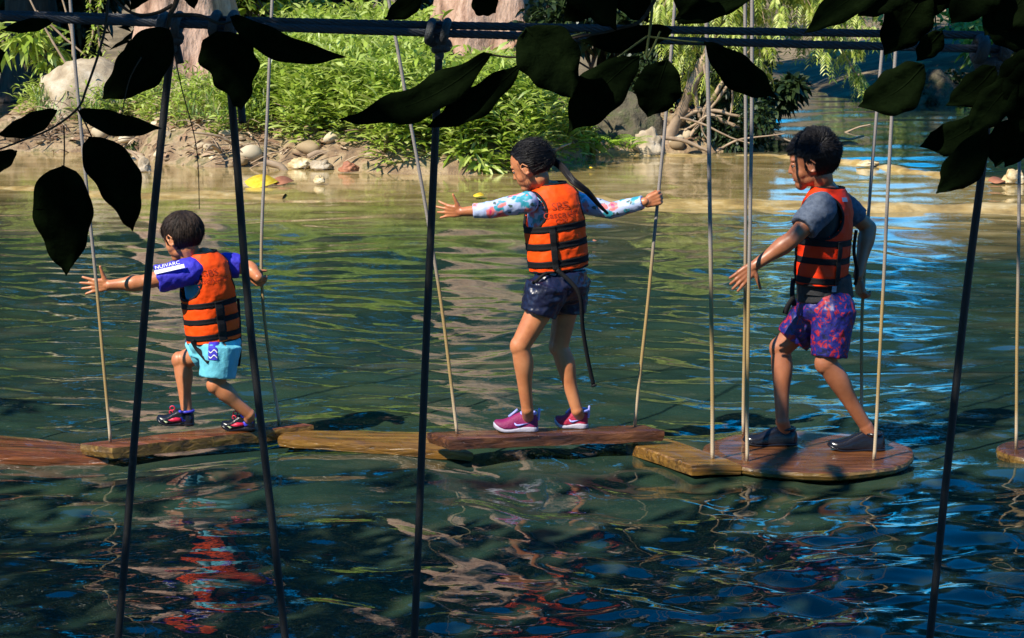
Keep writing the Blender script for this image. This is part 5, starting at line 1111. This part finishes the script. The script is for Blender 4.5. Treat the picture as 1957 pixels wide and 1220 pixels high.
    life_vest(T, body, 'vest', (.085, .29, .485), (math.pi - .52,), hole, [('SBS', .70, .040, math.pi-.2), ('Cascadas', .61, .036, math.pi-.2), ('CX', .54, .030, math.pi-.2)], .027)
    band('strap', [T.at(math.pi-.5, .03, .035), J(1106, 560, -.14), J(1114, 630, -.11), J(1124, 690, -.09), J(1134, 735, -.08)], .017, (.3, -1, 0), 'strap', body)
    bm = bmesh.new(); ell(bm, J(1135, 737, -.08), Vector((.013, 0, .004)), Vector((0, .007, 0)), Vector((0, 0, .007)), 2); obj('strap_end', bm, M['strap'], body)
    band('strap', [J(1046, 522, -.12), J(1036, 528, -.13), J(1022, 540, -.13), J(1018, 538, -.13)], .014, (0, -1, 0), 'strap', body)
    bm = bmesh.new(); ell(bm, J(1077, 545), f*.102, l*.120, Vector((0, 0, .085))); cone(bm, J(1077, 514), .094, J(1075, 545), .116); [ell(bm, q + Vector((0, 0, .015)), Vector((.086, 0, 0)), Vector((0, .086, 0)), Vector((0, 0, .09))) for q in (hL, hR)]; cone(bm, hL + Vector((0, 0, .045)), .093, J(1028, 600, -.07), .079); cone(bm, hR + Vector((0, 0, .045)), .092, J(1086, 598, .06), .079)
    sh = remesh(obj('shorts', bm, M['navy'], body), .0055, 5); wrinkle(sh, .006, 22, (.5, 1, 1.3)); wrinkle(sh, .003, 50)
    for he, to, up_ in ((heL, toL, 'shoe_magenta'), (heR, toR, 'shoe_crimson')):
        so_, fr = shoe(he, to, .066, body, up_, 'sole_white', .018, collar=.064, ankle=he + (to-he)*.22 + Vector((0, 0, .078)), wide=.44, body='lilac')
        for sd in (-1, 1):
            if fr[2].y*sd > 0: continue
            patch('swoosh', fr, .058, [(.56, .62), (.52, .40), (.46, .34), (.40, .38), (.18, .58), (.40, .50), (.48, .48)], 'lilac', so_, sd, wide=.44, lift=.006)
        bm = bmesh.new(); cap(bm, he + Vector((.002, 0, .05)), .006, he + Vector((.006, 0, .094)), .005); obj('pull_tab', bm, M['lilac'], so_)
        bm = bmesh.new(); tube(bm, [he + (to-he)*.46 + Vector((0, 0, .094)), he + (to-he)*.54 + Vector((0, 0, .080)), he + (to-he)*.66 + Vector((0, 0, .062))], .006, 7); obj('lace', bm, M['lilac'], so_)
girl()
# ---------------------------------------------------------------- the taller boy
def tall_boy():
    Y0 = 8.68; J = lambda x, y, dy=0.0: P(x, y, Y0+dy); f, l, u = axes(R(22))
    bm = bmesh.new(); H = .232; hc = J(1550, 309, -.01); hf, hl, hu = axes(R(10), R(-10)); head_prims(bm, H, hc, hf, hl, hu)
    T = Torso(J(1569, 540), J(1584, 352), f, .122, .085)
    chain(bm, [(hc - hu*.07 - hf*.03, .050), (J(1572, 355), .048), (T.T - T.u*.05, .06)])
    for t in (.1, .3, .5, .72): ell(bm, T.B + T.u*T.h*t, T.f*T.b*.92, T.l*T.a*.92, T.u*.10)
    ell(bm, J(1576, 575), f*.08, l*.095, Vector((0, 0, .07)))
    shL, shR = J(1567, 402, -.150), J(1612, 393, .15); elL, wrL = J(1512, 459, -.20), J(1442, 508, -.20); elR, wrR = J(1660, 436, .19), J(1640, 528, .10)
    limb(bm, shL, elL, .043, .034); limb(bm, elL, wrL, .034, .022, .007, at=.25); limb(bm, shR, elR, .042, .033); limb(bm, elR, wrR, .033, .022, .007, at=.25)
    sgn = lambda d, n: 1 if d.cross(n).x < 0 else -1
    d = Vector((-.72, -.1, -.66)); n = Vector((.1, 1, .0)); hand_prims(bm, wrL, d, n, 1, .138, (.16, .16, .2, .2), .09, (.36, .93, .1), .1)
    rp = RP['tall_R']; d = Vector((.15, -.1, -1)).normalized(); n = Vector((.9, .3, 0)); hand_prims(bm, rp + Vector((-.018, -.01, .055)), d, n, 1 if d.cross(n).y > 0 else -1, .145, (.9, .95, 1, 1), .03, (.75, .4, .7), .6)
    hL, kL, aL = J(1592, 600, -.065), J(1578, 694, -.095), J(1655, 815, -.05); hR, kR, aR = J(1556, 600, .065), J(1491, 666, .085), J(1495, 806, .03)
    limb(bm, hL, kL, .064, .045); limb(bm, kL, aL, .042, .027, .008, Vector((.8, 0, .5))); limb(bm, hR, kR, .064, .046); limb(bm, kR, aR, .042, .027, .008, Vector((1, .1, 0)))
    for k in (kL, kR): ell(bm, k + Vector((-.006, 0, 0)), Vector((.042, 0, 0)), Vector((0, .043, 0)), Vector((0, 0, .050)))
    heL, toL = G(1687, 856, z5), G(1582, 860, z5); toL.y = heL.y = 8.63; heR, toR = G(1523, 850, z5), G(1421, 852, z5); heR.y = toR.y = 8.73
    for q in (heL, toL, heR, toR): q.z = z5 + .001
    for a, he, to in ((aL, heL, toL), (aR, heR, toR)): cap(bm, a, .030, he + (to-he)*.20 + Vector((0, 0, .05)), .026); cap(bm, he + (to-he)*.2 + Vector((0, 0, .036)), .022, he + (to-he)*.65 + Vector((0, 0, .026)), .014)
    body = finish(bm, 'taller boy with spiky black hair in a red orange vest balancing on the round board', 'skin2')
    face_parts(H, hc, hf, hl, hu, body, 'hair_black')
    keep = lambda x, y, z: z > (.22 if x > .20 else .16 if x > .10 else -.10 if x > .06 else .07 if x > -.085 else -.30)
    def flow(x, y, z):
        a = min(1, max(0, (x+.30)/.35)); b = min(1, max(0, (z-.10)/.28))
        top = Vector((.9, y*.5, -.1))*a + Vector((-.25, y, .55))*(1-a); low = Vector((.35, y*.3, -.9))*a + Vector((-.5, y*.4, -.8))*(1-a)
        return top*b + low*(1-b)
    hair_cap(H, hc, hf, hl, hu, keep, 'hair_black', body, 1.045, flow, 9000, .19, lambda x, y, z: .10 + .34*min(1, max(0, (z-.12)/.25))*min(1, max(0, (.16-x)/.4)) + .10*min(1, max(0, (-.25-x)/.2)), .0014, 7, spike=lambda x, y, z: (.65 + .35*min(1, max(0, (z-.1)/.3)))*(.42 if x > .04 and z < .36 else 1), jit=.07)
    hole = (.69, .225, 1.02)
    surf('shirt', T, -.10, .985, .0, 'black_cloth', body, None, 60, 40, 0)
    bm = bmesh.new(); cone(bm, J(1574, 528), .116, J(1577, 572), .122)
    o = remesh(obj('shirt_hem', bm, M['black_cloth'], body), .006, 4)
    for k in range(1): o.scale = (1, 1, 1)
    sleeve('sleeve', shL + Vector((.004, .02, .008)), shL + (elL-shL)*.60, .068, .060, 'grey_tee', body, .006, seed=2); sleeve('sleeve', shR, shR + (elR-shR)*.56, .056, .054, 'grey_tee', body, .006, seed=5)
    v = life_vest(T, body, 'vest_red', (.05, .25, .43), (math.pi/2 - 1.02, math.pi/2 + .92), hole, None, .026)
    V = [T.at(math.pi-.62+.34*i/4, .855+.05*j/2, .0245) for j in range(3) for i in range(5)]; pyobj('patch', V, [(j*5+i, j*5+i+1, j*5+i+6, j*5+i+5) for j in range(2) for i in range(4)], M['label_grey'], v)
    V = [T.at(math.pi/2+.72+.22*i/4, -.05+.06*j/2, .022) for j in range(3) for i in range(5)]; pyobj('patch', V, [(j*5+i, j*5+i+1, j*5+i+6, j*5+i+5) for j in range(2) for i in range(4)], M['label_grey'], v)
    band('strap', [T.at(math.pi/2-1.0, .04, .03), J(1514, 560, -.10), J(1518, 585, -.10)], .020, (0, -1, 0), 'strap', body); band('strap', [J(1516, 570, -.11), J(1506, 585, -.11), J(1500, 600, -.11)], .022, (0, -1, 0), 'strap', body)
    band('strap', [T.at(math.pi+.3, .55, .03), J(1632, 480, .0), J(1638, 520, .02), J(1634, 545, .03)], .014, (0, -1, 0), 'strap', body)
    bm = bmesh.new(); ell(bm, J(1577, 590), f*.116, l*.132, Vector((0, 0, .075))); cone(bm, J(1577, 566), .112, J(1577, 600), .125); [ell(bm, q + Vector((0, 0, .015)), Vector((.092, 0, 0)), Vector((0, .092, 0)), Vector((0, 0, .10))) for q in (hL, hR)]; cone(bm, hL + Vector((0, 0, .02)), .098, J(1585, 682, -.085), .076); cone(bm, hR + Vector((.01, 0, .02)), .096, J(1514, 650, .075), .078)
    sh = remesh(obj('shorts', bm, M['swim'], body), .006, 5); wrinkle(sh, .005, 16, (1, 1, .5)); wrinkle(sh, .003, 42)
    for he, to in ((heL, toL), (heR, toR)):
        so_, fr = shoe(he, to, .070, body, 'shoe_black', 'shoe_black', .009, name='water_shoe', collar=.070, ankle=he + (to-he)*.20 + Vector((0, 0, .073)), wide=.36)
tall_boy()
